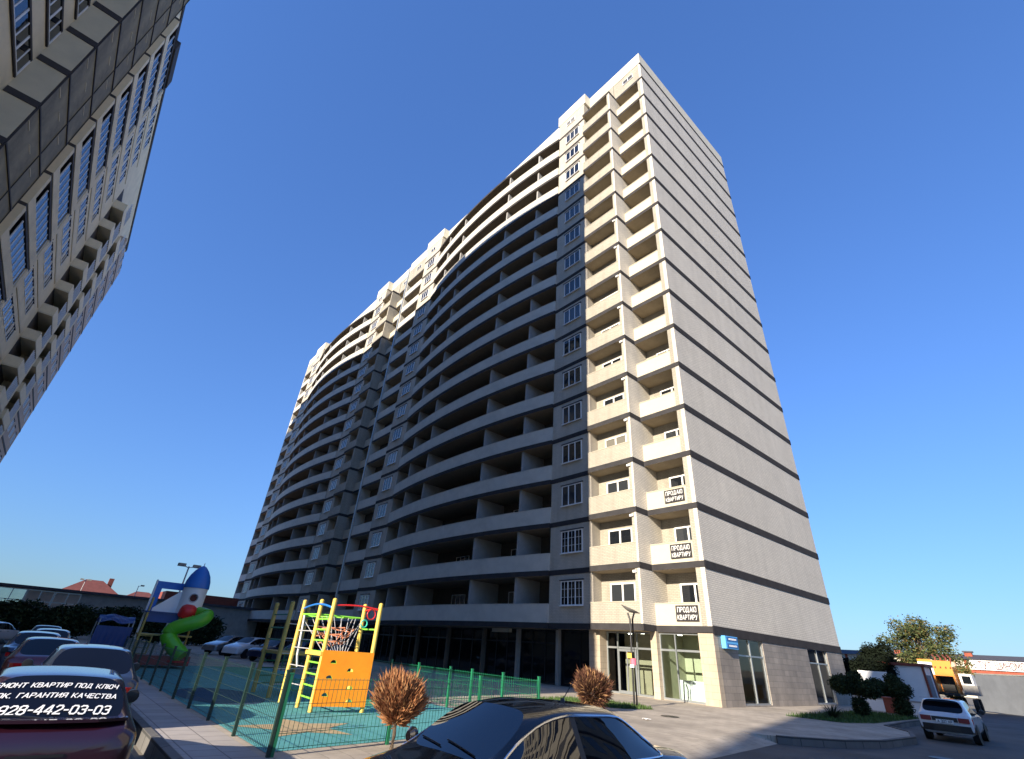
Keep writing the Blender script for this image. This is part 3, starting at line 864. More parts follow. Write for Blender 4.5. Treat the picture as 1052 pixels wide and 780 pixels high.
# ribbon windows near the camera end
rw = MB(); rp_ = MB()
x0, x1 = -32.9, -13.0
rw.box(x0 - .12, x1, TY, TY + .10, .85, .98, M_TDARK)
rw.box(x0, x1, TY, TY + .12, 2.52, 2.72, M_TDARK)
n = 21
for i in range(n + 1):
    x = x0 + (x1 - x0) * i / n
    wd = .09 if i % 2 else .16
    rw.box(x - wd / 2, x + wd / 2, TY, TY + .10, .98, 2.52, M_FRAME)
rw.box(x0, x1, TY + .02, TY + .13, .985, 1.05, M_FRAME)
rp_.face([(x0, TY + .07, .98), (x1, TY + .07, .98), (x1, TY + .07, 2.52), (x0, TY + .07, 2.52)], M_TGLASS)
rwm, rpm = rw.mesh('ribbon_window'), rp_.mesh('pane', fix=False)
# projecting glazed loggias
lg = MB()
lg.box(-33.24, -33.14, TY + .05, -11.70, -.28, .22, M_TDARK)
lg.box(-40.15, -33.22, -11.75, -11.62, -.06, .06, M_TDARK)
for x in (-40.15, -37.8, -33.28):
    lg.box(x, x + .03, -11.75, -11.63, .06, TP - .06, M_TDARK)
for x in (-39.0, -36.6, -34.4):
    lg.box(x, x + .9, -11.70, -11.66, 2.35, 2.41, M_TCREAM)
lp_ = MB(); lp_.face([(-40.1, -11.68, .05), (-33.25, -11.68, .05), (-33.25, -11.68, TP - .05), (-40.1, -11.68, TP - .05)], M_TBROWN)
lgm, lpm = lg.mesh('loggia_glazing'), lp_.mesh('pane', fix=False)
# framed bays with deep-set windows
fbx = MB()
fbx.box(-54.5, -44.2, TY, TY + .95, 0, 1.05, M_TCREAM)
fbx.box(-44.75, -44.2, TY, TY + .95, 1.05, TP - .32, M_TCREAM)
fbx.box(-54.5, -53.9, TY, TY + .95, 1.05, TP - .32, M_TCREAM)
fbx.box(-54.5, -44.2, TY, TY + .90, TP - .32, TP - .001, M_TDARK)
fbx.box(-53.9, -44.75, TY, TY + .02, 1.05, TP - .32, M_TDARK)
for i in range(8):
    x = -53.9 + 7.75 * i / 7
    fbx.box(x - .06, x + .06, TY + .78, TY + .86, 1.05, TP - .45, M_FRAME)
fbp = MB(); fbp.face([(-53.9, TY + .82, 1.05), (-46.15, TY + .82, 1.05), (-46.15, TY + .82, TP - .4), (-53.9, TY + .82, TP - .4)], M_TGLASS)
fbm2, fbpm = fbx.mesh('framed_bay'), fbp.mesh('pane', fix=False)
# plain part: single windows
def tower_window(w, y0):
    f = MB(); p = MB()
    f.box(-w, w, y0, y0 + .05, 1.0, 1.06, M_FRAME); f.box(-w, -w + .06, y0, y0 + .05, 1.06, 2.5, M_FRAME); f.box(w - .06, w, y0, y0 + .05, 1.06, 2.5, M_FRAME)
    f.box(-.03, .03, y0, y0 + .05, 1.06, 2.5, M_FRAME); f.box(-w, w, y0, y0 + .08, 2.5, 2.58, M_TDARK)
    p.face([(-w + .06, y0 + .02, 1.06), (w - .06, y0 + .02, 1.06), (w - .06, y0 + .02, 2.5), (-w + .06, y0 + .02, 2.5)], M_TGLASS)
    return f.mesh('window'), p.mesh('pane', fix=False)
swm = tower_window(.8, TY); ewm = tower_window(.75, -12.35)
stc = MB(); stc.box(-69.5, -54.6, TY, TY + .06, -.22, .02, M_TOLIVE); stcm = stc.mesh('string_course')
stc = MB(); stc.box(-97.92, -86.45, -12.36, -12.31, -.25, .05, M_TDARK); stem = stc.mesh('string_course')
# projecting balconies further along
bb = MB()
bb.box(-76.5, -70.5, TY, TY + 1.35, -.18, 0, M_TOLIVE)
bb.box(-76.5, -70.5, TY + 1.22, TY + 1.35, 0, 1.1, M_TCREAM)
bb.box(-70.63, -70.5, TY, TY + 1.22, 0, 1.1, M_TCREAM)
bb.box(-76.5, -75.9, TY, TY + 1.35, 1.1, TP - .18, M_TCREAM)
bb.box(-75.9, -70.6, TY, TY + .03, 1.1, TP - .18, M_TDARK)
for i in range(6):
    x = -75.9 + 3.0 * i / 5
    bb.box(x - .05, x + .05, TY + 1.24, TY + 1.33, 1.1, TP - .3, M_FRAME)
bp2 = MB(); bp2.face([(-75.9, TY + 1.28, 1.1), (-72.9, TY + 1.28, 1.1), (-72.9, TY + 1.28, TP - .25), (-75.9, TY + 1.28, TP - .25)], M_TGLASS)
bbm, bp2m = bb.mesh('balcony'), bp2.mesh('pane', fix=False)
for k in range(NT):
    z = TZ(k)
    for nm, a, b, top in (('ribbon_window', rwm, rpm, NT), ('loggia_glazing', lgm, lpm, NT), ('framed_bay', fbm2, fbpm, NT - 1), ('balcony', bbm, bp2m, NT - 2)):
        if k >= top: continue
        f_ = inst(nm, a, tw, (0, 0, z)); inst('pane', b, f_, (0, 0, z))
    for x in ((-55.7, -57.8, -59.9, -62.0, -64.1, -66.2) if k else ()):
        f_ = inst('window', swm[0], tw, (x, 0, z)); inst('pane', swm[1], f_, (x, 0, z))
    inst('string_course', stcm, tw, (0, 0, z))
    if k < NT - 2:
        f_ = inst('balcony', bbm, tw, (-8.2, 0, z)); inst('pane', bp2m, f_, (-8.2, 0, z))
    if k < NT - 1:
        inst('string_course', stem, tw, (0, 0, z))
        for x in (-88.6, -92.0, -95.4):
            f_ = inst('paired_window', ewm[0], tw, (x, 0, z)); inst('pane', ewm[1], f_, (x, 0, z))

# ================================================================== blocks out of frame (they shade the road and show in the car windows)
def plain_block(x0, x1, y0, y1, h, label, wallm, face_y):
    r = empty('apartment_block', ((x0 + x1) / 2, (y0 + y1) / 2, -.2)); tag(r, label, 'building')
    m_ = MB(); m_.box(x0, x1, y0, y1, -.2, h, wallm); build('wall', m_, r)
    m_ = MB(); m_.box(x0 - .1, x1 + .1, y0 - .1, y1 + .1, h, h + .6, M_WHITEP); build('roof', m_, r)
    wm = MB()
    x = x0 + 1.0; s = -1 if face_y == y0 else 1
    while x + 1.8 < x1:
        wm.face([(x, face_y + s * .02, .9), (x + 1.8, face_y + s * .02, .9), (x + 1.8, face_y + s * .02, 2.5), (x, face_y + s * .02, 2.5)], M_PANE); x += 3.2
    wm.box(x0, x1, face_y + min(0, s * .1), face_y + max(0, s * .1), -.3, 0, M_BAND)
    y = y0 + 1.0
    while y + 1.8 < y1:
        wm.face([(x0 - .02, y, .9), (x0 - .02, y, 2.5), (x0 - .02, y + 1.8, 2.5), (x0 - .02, y + 1.8, .9)], M_PANE); y += 3.2
    wm.box(x0 - .1, x0, y0, y1, -.3, 0, M_BAND)
    me = wm.mesh('window_row')
    k = 0
    while (k + 1) * 3.2 < h:
        inst('window_row', me, r, (0, 0, .4 + 3.2 * k)); k += 1
plain_block(6.4, 34, -48, -30, 36, 'plain block of flats behind the camera shading the road', M_BRICK, -30)
plain_block(20, 66, 43, 60, 58, 'sunlit block of flats off to the right of the road', M_BRICK, 43)

# ================================================================== vehicles
# stations: x from rear, half width, bottom z, belt z, window-top z, window-top half width, roof-edge half width, roof z
def car_mesh(st, glass_sp, paintm, crease=0.25, levels=2, glassm=None):
    glassm = glassm or M_CARGL
    """glass_sp: dict rear=(i), wind=(i), side={interval: name_index}"""
    bm = bmesh.new()
    rings = []
    cr = bm.edges.layers.float.get('crease_edge') or bm.edges.layers.float.new('crease_edge')
    for (x, w, zb, belt, zw, ww, wr, zt) in st:
        half = [(0, zb), (w * .80, zb), (w * .97, zb + .10), (w, zb + (belt - zb) * .55), (w * .985, belt - .05), (w * .955, belt), (ww, zw), (wr, zw + (zt - zw) * .62), (wr * .55, zt - .012), (0, zt)]
        pts = [(x, y, z) for y, z in half] + [(x, -y, z) for y, z in reversed(half[1:-1])]
        rings.append([bm.verts.new(p) for p in pts])
    n = len(rings[0])
    for i in range(len(rings) - 1):
        for j in range(n):
            j2 = (j + 1) % n
            f = bm.faces.new((rings[i][j], rings[i][j2], rings[i + 1][j2], rings[i + 1][j]))
            jj = j if j < 9 else 17 - j         # mirrored row index
            left = j < 9
            mi = 0
            if jj in (7, 8) and i == glass_sp['wind']: mi = 1
            if jj in (7, 8) and i == glass_sp['rear']: mi = 2
            if jj == 5 and i in glass_sp.get('pillar', ()): mi = 20 + (0 if left else 1)
            if jj == 5 and i in glass_sp['side']: mi = 3 + glass_sp['side'][i] * 2 + (0 if left else 1)
            f.material_index = mi
    bm.faces.new(rings[0]); bm.faces.new(list(reversed(rings[-1])))
    bmesh.ops.recalc_face_normals(bm, faces=bm.faces)
    bm.edges.ensure_lookup_table()
    for e in bm.edges:
        fs = e.link_faces
        if len(fs) == 2 and fs[0].material_index != fs[1].material_index:
            e[cr] = 1.0
    for r_ in rings:
        for j in (5, 13):
            pass
    for i in range(len(rings) - 1):
        for j in (5, 13, 1, 17):
            e = bm.edges.get((rings[i][j], rings[i + 1][j]))
            if e: e[cr] = max(e[cr], crease)
    me = bpy.data.meshes.new('shell')
    bm.to_mesh(me); bm.free()
    ob = bpy.data.objects.new('shell', me)
    col.objects.link(ob)
    md = ob.modifiers.new('s', 'SUBSURF'); md.levels = levels; md.render_levels = levels
    dg = bpy.context.evaluated_depsgraph_get()
    full = bpy.data.meshes.new_from_object(ob.evaluated_get(dg))
    bpy.data.objects.remove(ob); bpy.data.meshes.remove(me)
    parts = {}
    for mi in sorted(set(p.material_index for p in full.polygons)):
        vmap, v, f = {}, [], []
        for p in full.polygons:
            if p.material_index != mi: continue
            idx = []
            for q in p.vertices:
                if q not in vmap:
                    vmap[q] = len(v); v.append(tuple(full.vertices[q].co))
                idx.append(vmap[q])
            f.append(idx)
        nm = 'body' if mi == 0 else 'door_pillar' if mi >= 20 else ('windscreen' if mi == 1 else ('rear_window' if mi == 2 else 'side_window'))
        m = bpy.data.meshes.new(nm)
        m.from_pydata(v, [], f)
        m.materials.append(paintm if mi == 0 else M_BLACK if mi >= 20 else glassm)
        m.polygons.foreach_set('use_smooth', [True] * len(m.polygons))
        m.update()
        parts[mi] = m
    bpy.data.meshes.remove(full)
    return parts

def boundary_loop(me):
    cnt = {}
    for p in me.polygons:
        for k in p.edge_keys: cnt[k] = cnt.get(k, 0) + 1
    ed = [k for k, c in cnt.items() if c == 1]
    nb = {}
    for a, b in ed:
        nb.setdefault(a, []).append(b); nb.setdefault(b, []).append(a)
    start = ed[0][0]; loop = [start]; prev, cur = None, start
    while True:
        nx = [q for q in nb[cur] if q != prev]
        if not nx or nx[0] == start: break
        prev, cur = cur, nx[0]; loop.append(cur)
        if len(loop) > 5000: break
    return [me.vertices[i].co.copy() for i in loop]

def make_wheel(root, x, y, r, rimm=M_RIM):
    s = 1 if y > 0 else -1
    w = MB()
    w.lathe([(r * .62, -.09), (r * .93, -.10), (r, -.07), (r, .07), (r * .93, .10), (r * .62, .09)], M_TYRE, 24, 'Y')
    o = local('wheel', w, root, True); o.location = (x, y, r)
    t = MB(); t.lathe([(r * .05, s * .065), (r * .30, s * .085), (r * .60, s * .075), (r * .64, s * .10), (r * .66, s * .06)], rimm, 20, 'Y')
    for k in range(5):
        a = k * math.tau / 5
        c, sn = math.cos(a), math.sin(a)
        t.tube([(c * r * .2, s * .09, sn * r * .2), (c * r * .58, s * .088, sn * r * .58)], .025, M_BLACK, 5)
    local('rim', t, o)
    return o

SEDAN = [(0.00, .60, .42, .74, .76, .50, .46, .78), (.03, .74, .32, .80, .86, .60, .56, .88), (.14, .81, .26, .88, .92, .68, .62, .955), (.60, .845, .24, .92, .96, .70, .64, 1.00), (.78, .85, .24, .93, .97, .70, .64, 1.02),
         (1.38, .86, .22, .935, 1.30, .62, .56, 1.385), (1.52, .86, .22, .935, 1.315, .62, .56, 1.40), (2.22, .865, .21, .93, 1.335, .625, .57, 1.425), (2.30, .865, .21, .93, 1.335, .625, .57, 1.425), (2.80, .865, .21, .925, 1.29, .615, .57, 1.385),
         (3.42, .86, .21, .91, .945, .69, .655, 1.0), (3.60, .855, .22, .89, .92, .68, .62, .955), (4.20, .81, .25, .78, .81, .62, .55, .84), (4.40, .72, .30, .66, .69, .52, .46, .71), (4.46, .60, .40, .58, .60, .42, .38, .62)]
SEDAN_G = dict(wind=9, rear=4, side={4: 0, 5: 0, 6: 0, 8: 1, 9: 1}, pillar=(7,))
HATCH = [(0.00, .62, .42, .74, .78, .50, .48, .80), (.03, .76, .34, .82, .88, .62, .60, .91), (.10, .81, .28, .91, .95, .70, .66, .98), (.20, .825, .25, .92, .965, .70, .66, 1.01),
         (.85, .835, .24, .925, 1.30, .585, .55, 1.375), (.98, .835, .22, .925, 1.315, .59, .55, 1.395), (1.86, .84, .21, .92, 1.33, .60, .55, 1.41), (1.95, .84, .21, .92, 1.33, .60, .55, 1.41), (2.45, .84, .21, .91, 1.28, .595, .55, 1.37),
         (3.10, .835, .21, .895, .93, .66, .63, .98), (3.25, .83, .22, .875, .90, .66, .61, .94), (3.85, .80, .25, .77, .79, .62, .55, .82), (4.08, .72, .30, .66, .69, .52, .46, .71), (4.15, .62, .40, .58, .60, .42, .38, .62)]
HATCH_G = dict(wind=8, rear=3, side={5: 0, 7: 1, 8: 1}, pillar=(6,))
LADA = [(0.00, .70, .38, .72, .74, .60, .56, .76), (.03, .79, .32, .80, .83, .68, .64, .86), (.06, .80, .28, .86, .89, .69, .66, .92), (.12, .805, .25, .88, .92, .69, .66, .955),
        (.50, .81, .24, .89, 1.28, .60, .56, 1.355), (.62, .81, .22, .89, 1.295, .60, .56, 1.37), (1.68, .815, .21, .885, 1.31, .605, .56, 1.385), (1.76, .815, .21, .885, 1.31, .605, .56, 1.385), (2.25, .815, .21, .88, 1.27, .60, .56, 1.345),
        (2.85, .81, .21, .865, .89, .67, .64, .93), (3.0, .81, .22, .85, .87, .68, .64, .90), (3.70, .79, .25, .77, .79, .64, .60, .81), (3.95, .76, .30, .68, .70, .60, .55, .72), (4.0, .70, .38, .60, .62, .52, .48, .64)]
LADA_G = dict(wind=8, rear=3, side={5: 0, 7: 1, 8: 1}, pillar=(6,))

def make_car(name, st, gl, paintm, loc, rz, label, cat='car', group=None, trim=None, bumper=None, tall=1.0, tail_z=.68, plate=None, crease=.25, wide_tail=False):
    L = st[-1][0]
    root = empty(name, loc, rz)
    tag(root, label, cat, group)
    st2 = [(x - L / 2, w, zb, b * tall, zw * tall, ww, wr, zt * tall) for (x, w, zb, b, zw, ww, wr, zt) in st]
    ps = car_mesh(st2, gl, paintm, crease, glassm=M_CARGL2 if trim else None)
    made = {}
    for mi, me in ps.items():
        o = local(me.name, me, root)
        made[mi] = o
    if trim:
        for sgn in (1, -1):
            fs, vm, vv = [], {}, []
            for mi, me in ps.items():
                if mi < 3: continue
                for p in me.polygons:
                    if p.center.y * sgn < 0: continue
                    ids = []
                    for q in p.vertices:
                        c = me.vertices[q].co; key = (round(c.x, 4), round(c.y, 4), round(c.z, 4))
                        if key not in vm: vm[key] = len(vv); vv.append(tuple(c))
                        ids.append(vm[key])
                    fs.append(ids)
            tm_ = bpy.data.meshes.new('outline'); tm_.from_pydata(vv, [], fs)
            lp = boundary_loop(tm_); bpy.data.meshes.remove(tm_)
            t = MB(); pts = [p + Vector((0, sgn * .008, 0)) for p in lp]; t.tube(pts + [pts[0]], .013, trim, 6, cap=False)
            local('window_trim', t, root, True)
    wr = .29
    fx, rx = L / 2 - .80, -L / 2 + .72
    wy = st[len(st) // 2][1] - .10
    for x in (rx, fx):
        for s in (1, -1):
            a = MB(); a.lathe([(wr * 1.16, s * .125), (wr * 1.16, s * .118), (.05, s * .119)], M_BLACK, 24, 'Y', c=(x, wy - .02 * s * s if s > 0 else -wy + .02, wr + .015))
            make_wheel(root, x, s * wy, wr)
            local('wheel_arch', a, root)
    w0 = st[1][1]
    bc = bumper or paintm
    b = MB()
    for k in range(2):
        pass
    prof = [(-L / 2 + .16, -w0 - .03), (-L / 2 + .01, -w0 + .08), (-L / 2 - .05, -w0 * .5), (-L / 2 - .06, 0), (-L / 2 - .05, w0 * .5), (-L / 2 + .01, w0 - .08), (-L / 2 + .16, w0 + .03)]
    inn = [(x + .09, y * .96) for x, y in prof]
    b.strip(prof, inn, .34, .56 * tall, bc); local('rear_bumper', b, root)
    prof2 = [(-x, y) for x, y in prof]; inn2 = [(-x, y) for x, y in inn]
    b = MB(); b.strip(prof2, inn2, .30, .50, bc); local('front_bumper', b, root)
    for s in (1, -1):
        t = MB()
        pf = [(-L / 2 + .005, s * (w0 * .55)), (-L / 2 - .012, s * (w0 * .80)), (-L / 2 + .06, s * (w0 * .985)), (-L / 2 + .20, s * (w0 + .022))]
        pi = [(x + .06, y * .94) for x, y in pf]
        t.strip(pf, pi, tail_z * tall - .07, tail_z * tall + .08, M_TAIL); local('tail_light', t, root)
        t = MB()
        pf = [(L / 2 - .04, s * .36), (L / 2 - .07, s * .58), (L / 2 - .16, s * .70)]
        pi = [(x - .07, y * .95) for x, y in pf]
        t.strip(pf, pi, .56, .68, M_LIGHTGL); local('headlight', t, root)
        iw = gl['wind']
        xm = st2[iw + 1][0] - .28
        t = MB()
        t.tube([(xm, s * st[iw][1] * .93, .93 * tall), (xm + .01, s * (st[iw][1] + .08), .96 * tall)], .025, M_BLACK, 6)
        t.lathe([(.04, -.03), (.085, -.025), (.09, .02), (.05, .06)], paintm if trim else M_BLACK, 12, 'X', c=(xm + .0, s * (st[iw][1] + .12), .98 * tall)); local('wing_mirror', t, root, True)
        for i in ([k for k in gl['side'] if k + 1 in gl.get('pillar', ()) or k - 1 in gl.get('pillar', ())]):
            xa = (st2[i][0] * .75 + st2[i + 1][0] * .25)
            t = MB(); t.box(xa - .08, xa + .08, s * st[i][1] * .985 - .015, s * st[i][1] * .985 + .02 * s, .80 * tall, .825 * tall, M_BLACK if not trim else paintm); local('door_handle', t, root)
    t = MB(); t.box(-L / 2 - .075, -L / 2 - .055, -.26, .26, .40 if plate is None else plate, (.40 if plate is None else plate) + .115, M_PLATE); local('number_plate', t, root)
    return root, made, L
def project_text(me, target_me, origin, ax, ay, lift=.008, width=None):
    """lay lettering on a curved pane by casting each vertex along the pane's outward axis"""
    ax, ay = Vector(ax).normalized(), Vector(ay).normalized()
    az = ax.cross(ay)
    tree = BVHTree.FromPolygons([v.co for v in target_me.vertices], [list(p.vertices) for p in target_me.polygons])
    for v in me.vertices:
        p = Vector(origin) + ax * v.co.x + ay * v.co.y
        hit, nrm, ix, ds = tree.ray_cast(p + az * .5, -az)
        v.co = (hit + az * (lift + v.index % 5 * .0003)) if hit else p
    return me

RZ = -.18
P_MAROON = paint('paint_maroon', (0.022, 0.004, 0.010), 0.3, 0.0)
P_SILVERB = paint('paint_silver_blue', (0.022, 0.03, 0.052), 0.3, 0.2)
P_BLACKC = paint('paint_black', (0.007, 0.006, 0.008), 0.25)
P_WHITEC = paint('paint_white', (0.60, 0.62, 0.66), 0.35, 0.0)
P_REDC = paint('paint_dark_red', (0.13, 0.012, 0.012))
P_BLUEC = paint('paint_navy', (0.012, 0.02, 0.06))
P_SILVER = paint('paint_silver', (0.20, 0.21, 0.23), 0.3, 0.6)
P_GREYC = paint('paint_graphite', (0.03, 0.032, 0.038))

# black saloon in the foreground
sd_car, sd_parts, sd_L = make_car('saloon_car', SEDAN, SEDAN_G, P_BLACKC, (-4.80, 4.62, RZ), R(-90 + 2), 'glossy black saloon car with chrome window trim in the foreground', 'car', trim=M_CHROME)
ws_tree = BVHTree.FromPolygons([v.co for v in sd_parts[1].data.vertices], [list(p.vertices) for p in sd_parts[1].data.polygons])
for y0_, y1_ in ((.42, -.10), (-.12, -.60)):
    w_ = MB(); pts = []
    for i in range(7):
        f = i / 6
        o_ = Vector((sd_L / 2 - 1.08 - .07 * f, y0_ + (y1_ - y0_) * f, 2.0))
        h_, n_, i_, d_ = ws_tree.ray_cast(o_, Vector((0, 0, -1)))
        if h_: pts.append(h_ + Vector((.006, 0, .010)))
    if len(pts) > 2:
        w_.tube(pts, .007, M_BLACK, 5); local('wiper', w_, sd_car)
w_ = MB(); w_.tube([(-.55, 0, 1.41), (-.75, 0, 1.60)], .006, M_BLACK, 5); w_.lathe([(.03, 1.40), (.02, 1.43)], M_BLACK, 8, c=(-.55, 0, 0)); local('aerial', w_, sd_car)
# maroon hatchback with the painted rear window
ht, hp, L = make_car('hatchback_car', HATCH, HATCH_G, P_MAROON, (-9.40, .50, RZ), R(180 - 1), 'dark maroon hatchback with white lettering across its rear window', 'car', tail_z=.58, tall=.965)
me_rw = hp[2].data
def rear_frame(me):
    xs = [v.co for v in me.vertices]
    lo = min(xs, key=lambda c: c.z); hi = max(xs, key=lambda c: c.z)
    up = Vector((sum(c.x for c in xs if c.z > hi.z - .03) / max(1, len([c for c in xs if c.z > hi.z - .03])) - sum(c.x for c in xs if c.z < lo.z + .03) / max(1, len([c for c in xs if c.z < lo.z + .03])), 0, hi.z - lo.z)).normalized()
    return Vector((lo.x, 0, lo.z)), up, hi.z - lo.z
o0, upv, hgt = rear_frame(me_rw)
ln = hgt / upv.z
for body, size, fr, bold in (('РЕМОНТ КВАРТИР ПОД КЛЮЧ', .070, .76, .06), ('СРОК. ГАРАНТИЯ КАЧЕСТВА', .070, .53, .03), ('8-928-442-03-03', .125, .22, .0)):
    tm = text_mesh(body, size, M_TEXT, 0.0, shear=.22)
    xs_ = [v.co.x for v in tm.vertices]
    wd_ = max(xs_) - min(xs_)
    tgt = 1.13 if size < .1 else 1.08
    for v in tm.vertices: v.co.x *= tgt / wd_
    project_text(tm, me_rw, o0 + upv * (ln * fr) + Vector((0, .04 - bold * 0, 0)), (0, -1, 0), upv)
    local('lettering', tm, hp[2])
sp = MB(); sp.strip([(-L / 2 + .16, -.66), (-L / 2 + .06, -.4), (-L / 2 + .04, 0), (-L / 2 + .06, .4), (-L / 2 + .16, .66)], [(-L / 2 + .30, -.66), (-L / 2 + .22, -.4), (-L / 2 + .21, 0), (-L / 2 + .22, .4), (-L / 2 + .30, .66)], 1.005 * .965, 1.035 * .965, P_MAROON)
local('spoiler', sp, ht)
wp_ = MB(); wp_.tube([o0 + Vector((-.03, .0, .03)), o0 + Vector((.02, .30, .055)), o0 + Vector((.03, .52, .05))], .008, M_BLACK, 5); wp_.tube([o0 + Vector((-.03, 0, .0)), o0 + Vector((-.035, 0, .04))], .022, M_BLACK, 8); local('rear_wiper', wp_, ht)
wp_ = MB(); wp_.box(-L / 2 - .005, -L / 2 + .03, -.22, .22, .70, .725, M_BLACK); local('hatch_handle', wp_, ht)
# the row parked ahead of it along the kerb
row = [('estate_car', HATCH, HATCH_G, P_SILVERB, (-14.7, 1.12), 179, 1.04, 'dark blue grey hatchback with bright red tail lamp parked ahead of the maroon one'),
       ('hatchback_car', HATCH, HATCH_G, P_REDC, (-21.2, .55), 180, 1.0, 'dark red hatchback third in the kerbside row'),
       ('saloon_car', SEDAN, SEDAN_G, P_BLUEC, (-27.5, .25), 180, 1.0, 'navy saloon car fourth in the kerbside row'),
       ('saloon_car', SEDAN, SEDAN_G, P_SILVER, (-34.3, .75), 180, 1.02, 'silver saloon car fifth in the kerbside row'),
       ('hatchback_car', HATCH, HATCH_G, P_GREYC, (-41.5, .6), 180, 1.08, 'graphite hatchback far along the kerbside row')]
for nm, st, g, pm, (x, y), a, tl, lab in row:
    make_car(nm, st, g, pm, (x, y, RZ), R(a), lab, 'car', 'cars parked along the kerb', tall=tl, tail_z=.74)
make_car('saloon_car', SEDAN, SEDAN_G, P_WHITEC, (-55.0, -2.2, RZ), R(150), 'white saloon car lit by the sun at the far end of the street', 'car')
# cars parked between the playground and the shaded facade
for (x, y), a, pm, st, g, lab in [((-49.0, 12.6), -62, P_SILVER, HATCH, HATCH_G, 'silver hatchback leftmost of the cars behind the playground'),
                               ((-45.0, 13.2), -60, P_WHITEC, SEDAN, SEDAN_G, 'white saloon parked behind the playground beside the silver hatchback'),
                               ((-41.2, 13.8), -60, P_BLUEC, HATCH, HATCH_G, 'navy hatchback in the middle of the cars behind the playground'),
                               ((-37.6, 14.4), -58, P_SILVERB, SEDAN, SEDAN_G, 'dark blue grey saloon parked behind the playground next to the climbing tower'),
                               ((-33.6, 15.0), -58, P_BLACKC, SEDAN, SEDAN_G, 'black saloon rightmost of the cars behind the playground')]:
    make_car('saloon_car' if st is SEDAN else 'hatchback_car', st, g, pm, (x, y, .01), R(a), lab, 'car', 'cars parked behind the playground')
# white boxy hatchback on the right
wt, wp, L = make_car('hatchback_car', LADA, LADA_G, P_WHITEC, (-5.62, 28.95, RZ), R(94), 'boxy white hatchback with black bumper seen from behind at the right kerb', 'car', bumper=M_BLACK, plate=.60, tail_z=.72, crease=.7)
b_ = MB(); b_.box(-L / 2 - .02, -L / 2 + .05, -.38, .38, .66, .80, M_BLACK); local('rear_panel', b_, wt)
for s_ in (1, -1):
    b_ = MB(); b_.box(-L / 2 - .03, -L / 2 + .05, s_ * .40, s_ * .72, .655, .805, M_DRED); local('tail_lamp_cluster', b_, wt)
b_ = MB(); b_.strip([(-L / 2 + .28, -.62), (-L / 2 + .24, 0), (-L / 2 + .28, .62)], [(-L / 2 + .44, -.60), (-L / 2 + .42, 0), (-L / 2 + .44, .60)], 1.36, 1.39, P_WHITEC); local('spoiler', b_, wt)
tm = text_mesh('А 327 КР', .075, M_BLACK)
place_text('lettering', tm, None, Vector((-L / 2 - .078, 0, .658)), (0, -1, 0), (0, 0, 1), .44)
pl_ = [c for c in wt.children if c.name.startswith('number_plate')][0]
for o in list(col.objects):
    if o.name.startswith('lettering') and o.parent is None:
        o.parent = pl_

# ================================================================== playground
# fence: panels between posts
def mesh_fence(name, pts, h, postm, meshm, label, group=None, n_wire=None):
    root = empty(name, (pts[0][0], pts[0][1], 0)); tag(root, label, 'fence', group)
    for i, p in enumerate(pts):
        m = MB(); m.box(p[0] - .03, p[0] + .03, p[1] - .03, p[1] + .03, 0, h + .05, postm); m.box(p[0] - .036, p[0] + .036, p[1] - .036, p[1] + .036, h + .05, h + .075, postm)
        inst('post', m.mesh('post'), root, (0, 0, 0)).location = -wloc(root)
    for a, b in zip(pts[:-1], pts[1:]):
        a_, b_ = Vector((a[0], a[1], 0)), Vector((b[0], b[1], 0))
        d = (b_ - a_); ln = d.length; d.normalize(); nn = Vector((-d.y, d.x, 0))
        m = MB()
        k = int(ln / .09)
        for j in range(1, k):
            p = a_ + d * (ln * j / k)
            r = .0028
            q = [p + d * r + nn * r, p - d * r + nn * r, p - d * r - nn * r, p + d * r - nn * r]
            for u in range(4):
                c, e = q[u], q[(u + 1) % 4]
                m.face([(c.x, c.y, .06), (e.x, e.y, .06), (e.x, e.y, h), (c.x, c.y, h)], meshm)
        for z in (.10, .30, .50, .70, .90, h - .03):
            if z > h: continue
            m.tube([a_ + d * .03 + nn * .008 + Vector((0, 0, z)), b_ - d * .03 + nn * .008 + Vector((0, 0, z))], .0045, meshm, 4)
        inst('mesh_panel', m.mesh('mesh_panel', fix=False), root, (0, 0, 0)).location = -wloc(root)
    return root
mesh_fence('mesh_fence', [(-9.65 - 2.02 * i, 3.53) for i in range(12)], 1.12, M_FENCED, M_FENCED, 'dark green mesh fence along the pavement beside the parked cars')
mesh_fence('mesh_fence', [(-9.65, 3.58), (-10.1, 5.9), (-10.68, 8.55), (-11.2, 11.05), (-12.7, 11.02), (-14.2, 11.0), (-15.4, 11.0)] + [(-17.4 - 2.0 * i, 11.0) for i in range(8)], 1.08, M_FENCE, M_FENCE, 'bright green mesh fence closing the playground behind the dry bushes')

def post(root, name, x, y, h, m, r=.055, z0=0.0):
    q = MB(); q.tube([(x, y, z0), (x, y, h)], r, m, 10); q.lathe([(r, h), (r * .7, h + .02), (.01, h + .03)], m, 10, c=(x, y, 0))
    return local(name, q, root, True)
